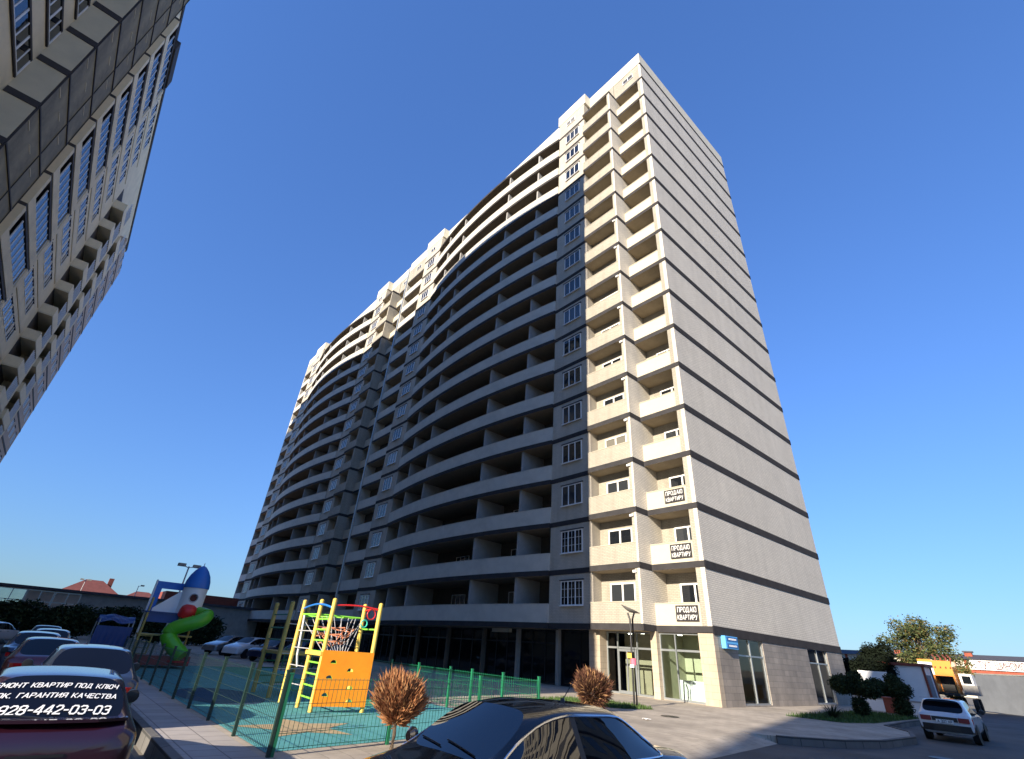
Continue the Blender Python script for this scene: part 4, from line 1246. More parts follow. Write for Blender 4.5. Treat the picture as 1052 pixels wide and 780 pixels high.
# climbing frame in the sun
cf = empty('climbing_structure', (-15.2, 6.8, .012)); tag(cf, 'sunlit climbing frame with yellow posts and orange panel of half round holes', 'climbing frame')
A, B_, C_, D_, E_ = (-1.62, -.70), (-.46, -.62), (.55, -.65), (-.35, .75), (.78, .70)
for q in (A, B_, C_, D_, E_): post(cf, 'post', q[0], q[1], 2.68, M_YELLOW, .06)
def bar(root, name, p, q, r, m, n=8):
    t = MB(); t.tube([p, q], r, m, n); return local(name, t, root, True)
for i in range(8):
    z = .28 + .27 * i
    bar(cf, 'rung', (B_[0], B_[1], z), (C_[0], C_[1], z), .022, M_LIME)
for i in range(5):
    z = .5 + .45 * i
    bar(cf, 'rung', (A[0], A[1], z), (B_[0], B_[1], z), .012, M_GREYROPE)
t = MB(); t.box(-.5, .6, -.74, -.58, 1.27, 1.37, M_YELLOW); local('crossbeam', t, cf)
t = MB()
dx, dy = E_[0] - C_[0], E_[1] - C_[1]; ln = math.hypot(dx, dy); ux, uy = dx / ln, dy / ln; nx, ny = uy, -ux
def panel_with_holes():
    bm = bmesh.new()
    W_, H_ = ln + .05, 1.28
    holes = [(.33, .98), (.83, .80), (.30, .62), (.90, .40), (.28, .22), (.95, .10), (.12, 1.15)]
    m = MB()
    # tile the panel on a fine grid and leave half-round openings
    nxg, nzg = 84, 80
    th = .035
    def hole(u, z):
        for i, (hu, hz) in enumerate(holes[:6]):
            du, dz = u - hu, z - hz
            if dz > -.0 and du * du + dz * dz < .085 ** 2: return True
        return False
    cell = {}
    for i in range(nxg):
        for j in range(nzg):
            u, z = (i + .5) * W_ / nxg, (j + .5) * H_ / nzg
            cell[i, j] = not hole(u, z)
    def P3(u, z, d): return (C_[0] + ux * (u - .025) + nx * (.065 + d), C_[1] + uy * (u - .025) + ny * (.065 + d), .13 + z)
    for i in range(nxg):
        for j in range(nzg):
            if not cell[i, j]: continue
            u0, u1, z0, z1 = i * W_ / nxg, (i + 1) * W_ / nxg, j * H_ / nzg, (j + 1) * H_ / nzg
            m.face([P3(u0, z0, th), P3(u1, z0, th), P3(u1, z1, th), P3(u0, z1, th)], M_ORANGE)
            m.face([P3(u0, z0, 0), P3(u0, z1, 0), P3(u1, z1, 0), P3(u1, z0, 0)], M_ORANGE)
            for (di, dj, a, b) in ((-1, 0, (u0, z0), (u0, z1)), (1, 0, (u1, z1), (u1, z0)), (0, -1, (u1, z0), (u0, z0)), (0, 1, (u0, z1), (u1, z1))):
                if not cell.get((i + di, j + dj), False):
                    m.face([P3(a[0], a[1], 0), P3(a[0], a[1], th), P3(b[0], b[1], th), P3(b[0], b[1], 0)], M_ORANGE)
    bm.free()
    return m
po = inst('climbing_panel', panel_with_holes().mesh('climbing_panel', fix=False)); po.parent = cf
for (hu, hz) in [(.33, .98), (.83, .80), (.30, .62), (.90, .40), (.28, .22), (.95, .10)]:
    g_ = MB()
    pts = []
    for k in range(9):
        a = math.pi * k / 8
        u, z = hu + .085 * math.cos(a), hz + .085 * math.sin(a)
        pts.append((C_[0] + ux * (u - .025) + nx * .085, C_[1] + uy * (u - .025) + ny * .085, .13 + z))
    pts.append(pts[0])
    g_.tube(pts, .008, M_LIME, 5); local('grip', g_, po)
def arch(root, name, p, q, z, rise, r, m):
    t = MB(); pts = []
    for i in range(13):
        f = i / 12
        pts.append((p[0] + (q[0] - p[0]) * f, p[1] + (q[1] - p[1]) * f, z + rise * math.sin(math.pi * f)))
    t.tube(pts, r, m, 8); return local(name, t, root, True)
arch(cf, 'top_bar', A, C_, 2.45, .12, .028, M_BLUE)
arch(cf, 'top_bar', C_, E_, 2.52, .05, .022, M_RED)
arch(cf, 'top_bar', D_, E_, 2.50, .05, .022, M_RED)
bar(cf, 'top_bar', (A[0], A[1], 2.30), (B_[0], B_[1], 2.30), .022, M_LIME)
bar(cf, 'top_bar', (B_[0], B_[1], 2.30), (D_[0], D_[1], 2.30), .022, M_LIME)
bar(cf, 'top_bar', (D_[0], D_[1], 2.0), (E_[0], E_[1], 2.0), .022, M_LIME)
bar(cf, 'top_bar', (A[0], A[1], 2.25), (D_[0], D_[1], 2.30), .022, M_LIME)
rg = MB(); rg.tube([(.70 + 0, .48 + .13 * math.cos(a * math.tau / 16), 2.38 + .13 * math.sin(a * math.tau / 16)) for a in range(17)], .016, M_RED, 6); local('ring', rg, cf, True)
rg = MB(); rg.tube([(-.1, .70 + .10 * math.cos(a * math.tau / 16), 2.15 + .10 * math.sin(a * math.tau / 16)) for a in range(17)], .02, M_TURQ, 6); local('ring', rg, cf, True)
nt = MB()
for i in range(7):
    f = i / 6
    nt.tube([(A[0] + (D_[0] - A[0]) * f, A[1] + (D_[1] - A[1]) * f, 2.26), (-.75 + .25 * f, .05 + .1 * f, 1.15)], .010, M_GREYROPE, 5)
    nt.tube([(B_[0] + (D_[0] - B_[0]) * f, B_[1] + (D_[1] - B_[1]) * f, 2.28), (-.45 + .5 * f, .2, 1.2)], .010, M_GREYROPE, 5)
local('rope_net', nt, cf)
nt = MB()
for z, s in ((1.95, .95), (1.78, .8), (1.6, .62)):
    c0 = (-.65, .05)
    pts = [(c0[0] + s * .75 * math.cos(a * math.tau / 7), c0[1] + s * .6 * math.sin(a * math.tau / 7), z + .05 * math.sin(a * 2.1)) for a in range(8)]
    nt.tube(pts, .016, M_ROPE, 5)
for a in range(6):
    t0 = a * math.tau / 6
    nt.tube([(-.65, .05, 1.45), (-.65 + .7 * math.cos(t0), .05 + .55 * math.sin(t0), 1.98)], .013, M_ROPE, 5)
local('rope_net', nt, cf)
nt = MB(); nt.tube([(-1.5, -.66, 2.3), (-1.45, -.6, 1.2), (-1.5, -.5, .9)], .03, M_WHITE, 8); local('slide_pole', nt, cf)

# shaded climbing tower behind it
ct = empty('climbing_tower', (-19.0, 6.9, .012)); tag(ct, 'shaded yellow climbing tower with green railings left of the sunlit frame', 'climbing frame')
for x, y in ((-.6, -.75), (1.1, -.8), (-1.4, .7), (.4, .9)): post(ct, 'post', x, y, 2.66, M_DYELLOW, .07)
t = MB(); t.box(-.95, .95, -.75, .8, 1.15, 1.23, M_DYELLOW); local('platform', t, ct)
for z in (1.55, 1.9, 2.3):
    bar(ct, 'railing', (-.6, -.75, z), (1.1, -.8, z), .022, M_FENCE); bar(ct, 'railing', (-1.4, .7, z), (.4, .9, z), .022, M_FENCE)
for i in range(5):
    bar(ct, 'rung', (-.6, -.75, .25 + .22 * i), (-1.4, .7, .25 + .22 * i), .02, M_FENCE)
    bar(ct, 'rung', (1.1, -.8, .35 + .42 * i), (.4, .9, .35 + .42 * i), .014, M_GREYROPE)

# rocket slide
rk = empty('rocket_slide', (-31.3, 5.05, .012)); rk.scale = (.9, .9, .9); tag(rk, 'blue and white rocket play tower with green tube slide', 'slide')
# rocket hull: round body with a round port, blue nose cone
hull = MB()
hx, hy = 0.0, .55
cells = []
nA, nZ = 48, 26
rad = .62
for i in range(nA):
    for j in range(nZ):
        a = (i + .5) * math.tau / nA; z = 2.55 + (j + .5) * 1.35 / nZ
        da = (a - math.tau * .985 + math.pi) % math.tau - math.pi
        db = (a - math.tau * .985) % math.tau - math.pi
        if (da * rad) ** 2 + (z - 3.38) ** 2 < .22 ** 2 or (db * rad) ** 2 + (z - 3.35) ** 2 < .26 ** 2: continue
        a0, a1 = i * math.tau / nA, (i + 1) * math.tau / nA; z0, z1 = 2.55 + j * 1.35 / nZ, 2.55 + (j + 1) * 1.35 / nZ
        hull.face([(hx + rad * math.cos(a0), hy + rad * math.sin(a0), z0), (hx + rad * math.cos(a1), hy + rad * math.sin(a1), z0), (hx + rad * math.cos(a1), hy + rad * math.sin(a1), z1), (hx + rad * math.cos(a0), hy + rad * math.sin(a0), z1)], M_WHITE)
local('hull', hull, rk, True)
hb = MB()
for i in range(nA // 2):
    pass
rg = MB(); rg.tube([(hx + (rad + .01) * math.cos(-.094 + .21 * math.cos(t_ * math.tau / 20) / rad), hy + (rad + .01) * math.sin(-.094 + .21 * math.cos(t_ * math.tau / 20) / rad), 3.38 + .21 * math.sin(t_ * math.tau / 20)) for t_ in range(21)], .03, M_GREYROPE, 6); local('porthole', rg, rk, True)
nc = MB(); nc.lathe([(.66, 3.90), (.66, 3.98), (.62, 4.28), (.52, 4.58), (.36, 4.85), (.17, 5.06), (.02, 5.14)], M_BLUE, 32, c=(hx, hy, 0)); local('nose_cone', nc, rk, True)
nc = MB(); nc.tube([(hx, hy, 5.0), (hx, hy, 5.28)], .02, M_GREYROPE, 6); local('mast', nc, rk)
fn = MB(); fn.prism([(-.05, -.05), (.06, -.05), (.06, .02), (-.05, .02)], 0, .01, M_WHITE)
fn = MB()
for s in (-1,):
    tri = [(hy - .55, 2.55), (hy - 1.75, 2.50), (hy - 1.75, 2.72), (hy - .58, 3.75)]
    a = [(.10, y, z) for y, z in tri]; b = [(.02, y, z) for y, z in tri]
    fn.face(a, M_WHITE); fn.face(list(reversed(b)), M_WHITE)
    for i in range(4): fn.face([a[i], b[i], b[(i + 1) % 4], a[(i + 1) % 4]], M_WHITE)
local('fin', fn, rk)
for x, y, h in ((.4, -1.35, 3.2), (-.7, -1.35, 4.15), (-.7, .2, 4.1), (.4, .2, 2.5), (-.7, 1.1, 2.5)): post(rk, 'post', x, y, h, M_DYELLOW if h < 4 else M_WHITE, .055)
t = MB(); t.box(-.75, .45, -1.4, 1.1, 1.42, 1.5, M_DYELLOW); local('platform', t, rk)
t = MB(); t.box(-.78, -.72, -1.35, .2, 3.75, 4.12, M_BLUE); t.box(-.78, -.72, -1.35, -1.0, 2.6, 3.75, M_BLUE); local('side_panel', t, rk)
t = MB(); t.box(.36, .42, -1.3, .15, 2.05, 2.5, M_DBLUE); local('side_panel', t, rk)
t = MB(); t.box(-.8, .5, -1.5, .3, 2.5, 2.56, M_DBLUE); local('roof', t, rk)
for i in range(5): bar(rk, 'rung', (.4, -1.35, .3 + .27 * i), (.4, -.75, .3 + .27 * i), .02, M_DYELLOW)
post(rk, 'post', .4, -.75, 1.5, M_DYELLOW, .04)
t = MB()
pts = []
ctl = [(.35, .95, 2.62), (.95, 1.35, 2.52), (1.25, 1.05, 2.25), (1.15, .45, 2.02), (.95, -.02, 1.78), (.95, -.12, 1.45), (1.2, .2, 1.05), (1.45, .55, .72), (1.6, .75, .55)]
cv = [Vector(p) for p in ctl]
for i in range(len(cv) - 1):
    p0, p1, p2, p3 = cv[max(i - 1, 0)], cv[i], cv[i + 1], cv[min(i + 2, len(cv) - 1)]
    for k in range(6):
        u = k / 6
        pts.append(.5 * ((2 * p1) + (-p0 + p2) * u + (2 * p0 - 5 * p1 + 4 * p2 - p3) * u * u + (-p0 + 3 * p1 - 3 * p2 + p3) * u ** 3))
pts.append(cv[-1])
t.tube(pts, .36, M_GREENSL, 20)
for k in range(6, len(pts) - 3, 9):
    d = (pts[k + 1] - pts[k]).normalized() * .03
    t.tube([pts[k] - d, pts[k] + d], .385, M_GREENSL, 20)
local('tube_slide', t, rk, True)
t = MB(); t.lathe([(.10, .66), (.30, .62), (.46, .50), (.52, .32), (.53, .0)], M_RED, 24, c=(0, 0, 0))
o = local('tube_hood', t, rk, True); o.location = (.50, .45, 2.50); o.rotation_euler = (0, R(25), 0); o.scale = (.82, .82, .82)
t = MB(); t.strip([(1.30, .10), (1.75, .45), (2.0, 1.0)], [(1.1, .3), (1.5, .6), (1.7, 1.15)], .28, .36, M_RED); local('slide_exit', t, rk)
t = MB(); t.box(-.7, 1.4, -1.2, 1.2, .12, .55, M_DRED); local('lower_panel', t, rk)

# ================================================================== street furniture and planting
lp = empty('street_lamp', (-14.65, 20.25, 0)); tag(lp, 'slim street lamp with twin black poles and tilted dish head before the shops', 'street lamp')
for dx in (-.07, .07):
    q = MB(); q.tube([(dx, 0, 0), (dx, 0, 3.35), (dx * 2.6, 0, 3.62)], .042, M_BLACK, 10); local('pole', q, lp, True)
q = MB(); q.lathe([(.20, 0), (.20, .02), (.12, .03)], M_BLACK, 16); local('base', q, lp)
q = MB(); q.lathe([(.02, -.10), (.22, -.06), (.42, .02), (.45, .04), (.20, .06), (.02, .065)], M_CONC, 28); o = local('lamp_head', q, lp, True); o.location = (-.02, 0, 3.74); o.rotation_euler = (R(-12), R(18), 0)
q = MB(); q.tube([(0, 0, 1.55), (0, 0, 1.80)], .125, M_PINK, 12); q.box(-.1, .12, -.135, -.12, 1.45, 1.56, M_WHITE); local('sticker', q, lp)
q = MB(); q.box(-.22, .02, -.145, -.125, 1.80, 2.0, M_YELLOW); local('sticker', q, lp)

M_DRYP = mat('dry_thuja_pale', (0.40, 0.22, 0.10), 0.9, var=0.3, scale=14)
M_DRYK = mat('dry_thuja_deep', (0.09, 0.035, 0.016), 0.9, var=0.3, scale=14)
def dry_bush(loc, trunk_h, rx, rz, n, m, label, fan):
    r = empty('clipped_bush', loc); tag(r, label, 'bush', 'dried clipped bushes by the playground')
    t = MB(); t.tube([(0, 0, 0), (.01, .01, trunk_h * .6), (.0, 0, trunk_h + rz * .3)], .04, M_BARK, 8, r2=.03)
    for k in range(9):
        a = k * 2.4; t.tube([(0, 0, trunk_h), (rx * .45 * math.cos(a), rx * .45 * math.sin(a), trunk_h + rz * .9)], .014, M_BARK, 5, r2=.005)
    local('trunk', t, r)
    mb = MB()
    rnd = random.Random(int(loc[0] * 100))
    c = Vector((0, 0, trunk_h + rz))
    for i in range(n):
        d = Vector((rnd.gauss(0, 1), rnd.gauss(0, 1), rnd.gauss(0, 1))).normalized()
        rr = rnd.uniform(.35, 1.0) ** .5
        lump = 1 + .15 * math.sin(4 * d.x + 3 * d.z + 1) + .13 * math.sin(7 * d.y - 5 * d.z) + .07 * math.sin(13 * d.x + 9 * d.y)
        p = Vector((d.x * rx, d.y * rx, d.z * rz)) * rr * lump
        if fan and p.z < 0:
            f = 1 + p.z / rz * .55; p.x *= f; p.y *= f
        base = c + p
        out = (Vector((p.x, p.y, p.z + fan * rz * .9))).normalized()
        out = (out + Vector((rnd.uniform(-.35, .35), rnd.uniform(-.35, .35), rnd.uniform(-.2, .35)))).normalized()
        ln = rnd.uniform(.06, .17) * (rnd.uniform(1.2, 2.0) if rnd.random() < .12 else 1) * rx / .45
        sd_ = out.cross(Vector((rnd.uniform(-1, 1), rnd.uniform(-1, 1), rnd.uniform(-1, 1)))).normalized() * rnd.uniform(.006, .012) * rx / .45
        tip = base + out * ln
        mid = base + out * ln * .45
        mb.face([base - out * ln * .2, mid + sd_, tip, mid - sd_], m if rnd.random() < .7 else (M_DRYP if rnd.random() < .6 else M_DRYK))
    o = inst('crown', mb.mesh('crown', fix=False)); o.parent = r
    return r
dry_bush((-9.65, 5.75, 0), .34, .47, .40, 9000, M_DRY, 'dry orange brown clipped bush on a bare stem in front of the playground', 1.0)
dry_bush((-14.05, 16.75, 0), .12, .66, .54, 9000, M_DRYD, 'dark russet clipped bush left of the street lamp', .4)

def leaf_cloud(mb, c, rx, ry, rz, n, size, m, rnd, hollow=.4):
    for i in range(n):
        d = Vector((rnd.gauss(0, 1), rnd.gauss(0, 1), rnd.gauss(0, 1))).normalized() * rnd.uniform(hollow, 1.0) ** .6
        p = Vector(c) + Vector((d.x * rx, d.y * ry, d.z * rz))
        a = Vector((rnd.gauss(0, 1), rnd.gauss(0, 1), rnd.gauss(0, .6))).normalized()
        b = a.cross(Vector((rnd.gauss(0, 1), rnd.gauss(0, 1), rnd.gauss(0, 1)))).normalized()
        s = size * rnd.uniform(.6, 1.3)
        mb.face([p - a * s, p + b * s * .5, p + a * s, p - b * s * .5], m)
def leafy(name, loc, label, cat, clouds, trunk, size, n, mats, group=None, seed=1, loose=0):
    r = empty(name, loc); tag(r, label, cat, group)
    rnd = random.Random(seed)
    if trunk:
        h, rad = trunk
        t = MB(); t.tube([(0, 0, -.1), (.03 * h, 0, h * .5), (0, .02 * h, h)], rad, M_BARK, 9, r2=rad * .5)
        for c in clouds:
            t.tube([(0, 0, h * rnd.uniform(.45, .95)), (c[0] * .5, c[1] * .5, (h + c[2]) * .5), (c[0], c[1], c[2])], rad * .4, M_BARK, 6, r2=rad * .08)
        local('trunk', t, r, True)
    mb = MB()
    tot = sum(c[3] * c[4] * c[5] for c in clouds)
    for c in clouds:
        k = int(n * c[3] * c[4] * c[5] / tot) + 20
        for mm in mats:
            leaf_cloud(mb, c[:3], c[3], c[4], c[5], k // len(mats) + 1, size, mm, rnd)
            if loose: leaf_cloud(mb, c[:3], c[3] * loose, c[4] * loose, c[5] * loose, k // len(mats) // 2, size, mm, rnd, .2)
    o = inst('crown', mb.mesh('crown', fix=False)); o.parent = r
    return r
# cloud-pruned bushes on the right verge
leafy('pruned_bush', (-9.75, 32.1, 0), 'dark cloud pruned bush nearest the building corner', 'bush', [(0, 0, .45, .38, .38, .42), (-.55, -.1, 1.35, .6, .55, .42), (.45, .1, 1.2, .55, .5, .38), (.0, .1, 1.72, .36, .34, .26)], (1.2, .05), .055, 7000, [M_LEAFD, M_LEAFM], 'cloud pruned bushes on the verge', 3, 1.18)
leafy('pruned_bush', (-9.3, 36.4, 0), 'dark cloud pruned bush behind the white hatchback', 'bush', [(.25, 0, .45, .45, .4, .42), (-.75, -.1, 1.35, .62, .5, .36), (.2, .1, 1.25, .65, .55, .42), (.05, .1, 1.72, .38, .34, .28)], (1.2, .05), .055, 7000, [M_LEAFD, M_LEAFM], 'cloud pruned bushes on the verge', 4, 1.18)
# spiky plant
sp_ = empty('spiky_plant', (-9.75, 28.1, 0)); tag(sp_, 'low spiky plant with arching grey leaves on the verge', 'plant')
mb = MB(); rnd = random.Random(5)
for i in range(90):
    a = rnd.uniform(0, 6.28); ln = rnd.uniform(.5, .95); e = rnd.uniform(.25, 1.2)
    d = Vector((math.cos(a) * math.cos(e), math.sin(a) * math.cos(e), math.sin(e)))
    s = Vector((-math.sin(a), math.cos(a), 0)) * .02
    p1, p2 = d * ln * .6, d * ln + Vector((0, 0, -.18 * ln))
    mb.face([-s * .6, s * .6, p1 + s, p1 - s], M_LEAFD); mb.face([p1 - s, p1 + s, p2], M_LEAFD)
local('leaves', mb.mesh('leaves', fix=False), sp_)
# low white wall
t = empty('low_wall', (-10.8, 41.0, 0)); tag(t, 'low white wall behind the pruned bushes', 'wall')
mb = MB(); mb.box(-1.9, 2.6, -.12, .12, 0, .62, M_WHITE); local('panel', mb, t)
mb = MB(); mb.box(-1.95, 2.65, -.16, .16, .62, .70, M_CONC); local('coping', mb, t)
# dark hedge trees beside the building
for i, (x, y, r, h, lab) in enumerate([(-15.0, 50.5, 1.4, 3.2, 'dark evergreen in shade touching the end wall of the tall building'), (-13.9, 52.6, 1.2, 3.4, 'dark evergreen in shade between the end wall and the kiosk'), (-15.2, 58, 1.3, 4.7, 'dark evergreen rising just left of the sunlit tree')]):
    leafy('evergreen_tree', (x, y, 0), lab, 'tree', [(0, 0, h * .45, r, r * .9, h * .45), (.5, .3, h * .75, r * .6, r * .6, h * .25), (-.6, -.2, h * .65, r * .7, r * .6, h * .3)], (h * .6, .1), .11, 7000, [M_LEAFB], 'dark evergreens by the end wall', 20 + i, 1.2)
# sunlit broadleaf tree
rnd = random.Random(11)
cl = []
for i in range(46):
    a = rnd.uniform(0, 6.28); rr = rnd.uniform(.2, 3.5); z = rnd.uniform(2.4, 7.6)
    k = math.sqrt(max(.12, 1 - ((z - 4.6) / 3.8) ** 2))
    cl.append((rr * k * math.cos(a), rr * k * math.sin(a), z, rnd.uniform(.6, 1.1), rnd.uniform(.6, 1.1), rnd.uniform(.45, .8)))
leafy('broadleaf_tree', (-15.4, 74, 0), 'big sunlit broadleaf tree behind the orange truck', 'tree', cl, (4.2, .24), .125, 9000, [M_LEAF, M_LEAF, M_LEAF, M_LEAF, M_LEAFO, M_LEAFD, M_LEAFD], None, 12, 1.6)
leafy('yellowing_shrub', (-11.0, 63.2, 0), 'yellowing shrub climbing the left end of the grey wall', 'shrub', [(0, 0, 1.9, 1.1, .9, .9), (.5, 0, 2.6, .8, .6, .6), (-.6, 0, 1.2, .7, .6, .8)], (1.5, .06), .12, 3500, [M_LEAF, M_LEAFO], None, 15)
# site kiosk with red-brown frame
ks = empty('site_kiosk', (-12.6, 53.5, 0)); tag(ks, 'pale site kiosk with red brown frame and one window', 'kiosk')
mb = MB(); mb.box(-1.55, 1.55, -.9, 1.4, .15, 2.75, M_WHITE); local('wall', mb, ks)
mb = MB()
for x in (-1.62, 1.48): mb.box(x, x + .14, -.98, -.84, 0, 2.8, M_RUST)
mb.box(-1.75, 1.75, -1.05, 1.5, 2.75, 2.95, M_RUST); mb.box(-1.48, 1.48, -.97, -.88, .05, .2, M_RUST); mb.box(1.5, 1.62, 1.3, 1.44, 0, 2.75, M_RUST)
local('frame', mb, ks)
mb = MB(); mb.box(-1.1, -.2, -.96, -.91, 1.5, 2.5, M_FRAME); wo = local('window', mb, ks)
mb = MB(); mb.face([(-1.03, -.965, 1.57), (-.27, -.965, 1.57), (-.27, -.965, 2.43), (-1.03, -.965, 2.43)], M_PANE); local('pane', mb.mesh('pane', fix=False), wo)
mb = MB(); mb.box(1.552, 1.60, -.5, .6, .25, 2.2, M_GREYSHEET); local('door', mb, ks)
# white board leaning behind
t = empty('site_board', (-14.9, 49.0, 0)); tag(t, 'large pale board standing between the evergreens and the kiosk', 'board')
mb = MB(); mb.box(.4, 2.3, -.03, .03, .85, 2.2, M_WHITE); local('panel', mb, t)
for x in (.45, 2.2):
    mb = MB(); mb.box(x, x + .08, .035, .11, 0, 2.3, M_BLACK); local('leg', mb, t)
# red-brown bin / barrier behind second bush
t = empty('planter_box', (-10.0, 39.2, 0)); tag(t, 'rust coloured planter box partly hidden by the second pruned bush', 'planter')
mb = MB(); mb.prism([(-.55, -.4), (.55, -.4), (.55, .4), (-.55, .4)], .05, .75, M_RUST); local('box', mb, t)
mb = MB(); mb.box(-.6, .6, -.45, .45, .75, .82, M_RUST); mb.box(-.5, .5, -.35, .35, 0, .05, M_CONC); local('rim', mb, t)
# orange truck-mounted crane / excavator seen from behind
tr = empty('works_truck', (-11.2, 58.6, -.18), R(4)); tag(tr, 'orange works truck with box body and a white cab beside the kiosk', 'truck')
mb = MB(); mb.box(-1.15, 1.0, -1.2, 2.6, 1.1, 1.3, M_BLACK); local('chassis', mb, tr)
P_OR = paint('paint_orange', (0.70, 0.24, 0.02), 0.4, 0.0)
mb = MB()
mb.box(-1.15, -.25, -1.2, 2.4, 1.3, 3.6, P_OR); mb.box(-.25, 1.0, -1.0, 2.4, 2.45, 3.55, P_OR); mb.box(-.25, 1.0, .6, 2.4, 1.3, 2.45, P_OR); mb.box(.9, 1.02, -1.1, .6, 1.3, 2.45, P_OR)
local('body', mb, tr)
mb = MB(); mb.box(-.2, .88, .50, .59, 1.32, 2.43, M_BLACK); local('engine_bay', mb, tr)
mb = MB(); mb.box(-1.17, -.22, -1.215, -1.19, 2.5, 3.4, M_WHITE); local('side_panel', mb, tr)
for x in (-.1, .25, .6, .9):
    mb = MB(); mb.tube([(x, -1.02, 3.0), (x + .15, -.6, 3.75), (x - .1, .2, 4.0)], .06, M_RUST, 6); local('hose', mb, tr)
mb = MB(); mb.prism([(1.15, .2), (2.1, .2), (2.1, 2.2), (1.15, 2.2)], 1.2, 1.9, M_CONC); mb.prism([(1.15, .2), (1.95, .2), (1.95, 2.1), (1.15, 2.1)], 1.9, 2.7, M_WHITE); co = local('cab', mb, tr)
mb = MB(); mb.box(1.3, 1.85, .185, .2, 2.0, 2.55, M_CARGL); local('rear_window', mb, co)
for x in (-.95, .8, 1.75):
    for y in (-.5, 1.7):
        mb = MB(); mb.lathe([(.3, -.14), (.48, -.15), (.5, 0), (.48, .15), (.3, .14)], M_TYRE, 18, 'X'); o = local('wheel', mb, tr, True); o.location = (x, y, .5)
# grey metal wall
gw_ = empty('site_wall', (-10.6, 67.2, -.18)); tag(gw_, 'grey sheet metal wall along the right of the road', 'wall')
d = Vector((5.6, -5.6, 0)); 
for i in range(9):
    a = d * (i / 6.0); b = d * ((i + 1.002) / 6.0)
    mb = MB()
    n_ = Vector((.5, .5, 0)) * .06
    mb.prism([tuple(a - n_), tuple(b - n_ - d * .0005), tuple(b + n_ - d * .0005), tuple(a + n_)], 0, 2.85, M_GREYSHEET); local('panel', mb, gw_)
    mb = MB(); p = a; mb.box(p.x + .06, p.x + .16, p.y + .06, p.y + .16, 0, 2.8, M_GREYSHEET); local('post', mb, gw_)
mb = MB(); q0, q1 = d * 0, d * 1.5; mb.prism([tuple(q0 + Vector((-.06, -.06, 0))), tuple(q1 + Vector((-.06, -.06, 0))), tuple(q1 + Vector((.06, .06, 0))), tuple(q0 + Vector((.06, .06, 0)))], 2.86, 2.94, M_CONC); local('coping', mb, gw_)
# long low building with banner across the back
fb_ = empty('market_hall', (-14, 141, 0)); tag(fb_, 'long low pale hall with slate roof and lettered banner on the right horizon', 'building')
mb = MB(); mb.box(-42, 45, 0, 14, -.3, 6.3, M_WHITEP); local('wall', mb, fb_)
mb = MB(); mb.face([(-42.5, -.6, 6.25), (45.5, -.6, 6.25), (45.5, 6, 7.3), (-42.5, 6, 7.3)], M_SLATE); mb.face([(-42.5, 6, 7.3), (45.5, 6, 7.3), (45.5, 14.6, 6.25), (-42.5, 14.6, 6.25)], M_SLATE)
mb.face([(-42.5, -.6, 6.25), (-42.5, 6, 7.3), (-42.5, 14.6, 6.25)], M_WHITEP); mb.face([(45.5, -.6, 6.25), (45.5, 14.6, 6.25), (45.5, 6, 7.3)], M_WHITEP)
ro = local('roof', mb, fb_)
for x in (-33, -20, -8, 2.0, 5.5, 11.8):
    mb = MB(); mb.box(x - .6, x + .6, 3.4, 4.4, 6.0, 7.6, M_TERRA); mb.box(x - .8, x + .8, 3.2, 4.6, 7.6, 7.85, M_SLATE); local('chimney', mb, ro)
mb = MB(); mb.box(-42, 45, -.08, -.01, 3.9, 4.5, M_TERRA); local('brick_course', mb, fb_)
for i in range(24):
    mb = MB(); x = -40 + 3.5 * i; mb.box(x, x + .5, -.10, -.01, 4.5, 6.2, M_TERRA); local('brick_pier', mb, fb_)
bn = empty('shop_banner', (-14, 140.8, 4.55)); tag(bn, 'white banner with dark lettering on the low hall behind the grey wall', 'banner')
mb = MB(); mb.box(-7.5, 4.5, -.2, -.12, .0, 1.6, M_WHITE); local('cloth', mb, bn)
tm = text_mesh('ТУТ ШИНОМОНТАЖ', 1.15, M_TEXTD, .002)
place_text('lettering', tm, None, Vector((-1.6, -.21, .8)), (1, 0, 0), (0, 0, 1), 9.6)
for o in list(col.objects):
    if o.name.startswith('lettering') and o.parent is None: o.parent = bn

# ================================================================== far left: street end
pv = empty('glass_pavilion', (-90, -8, 0)); tag(pv, 'long glazed pavilion with flat dark roof at the street end', 'building')
mb = MB(); mb.box(-6, 0, -14, 34, 0, 4.8, M_CONC); local('wall', mb, pv)
mb = MB(); mb.box(-6.4, .5, -14.4, 34.4, 4.8, 5.1, M_SLATE); local('roof', mb, pv)
for i in range(9):
    y = -13.6 + 2.75 * i
    mb = MB(); mb.box(.0, .06, y, y + 2.7, 2.2, 4.7, M_ALU); wo = local('window', mb, pv)
    mb = MB()
    for a in range(2):
        for b in range(2):
            mb.face([(.065, y + .08 + 1.32 * a, 2.28 + 1.2 * b), (.065, y + 1.3 + 1.32 * a, 2.28 + 1.2 * b), (.065, y + 1.3 + 1.32 * a, 3.4 + 1.2 * b), (.065, y + .08 + 1.32 * a, 3.4 + 1.2 * b)], M_MIRROR if i < 7 else M_TPINK)
    local('pane', mb.mesh('pane', fix=False), wo)
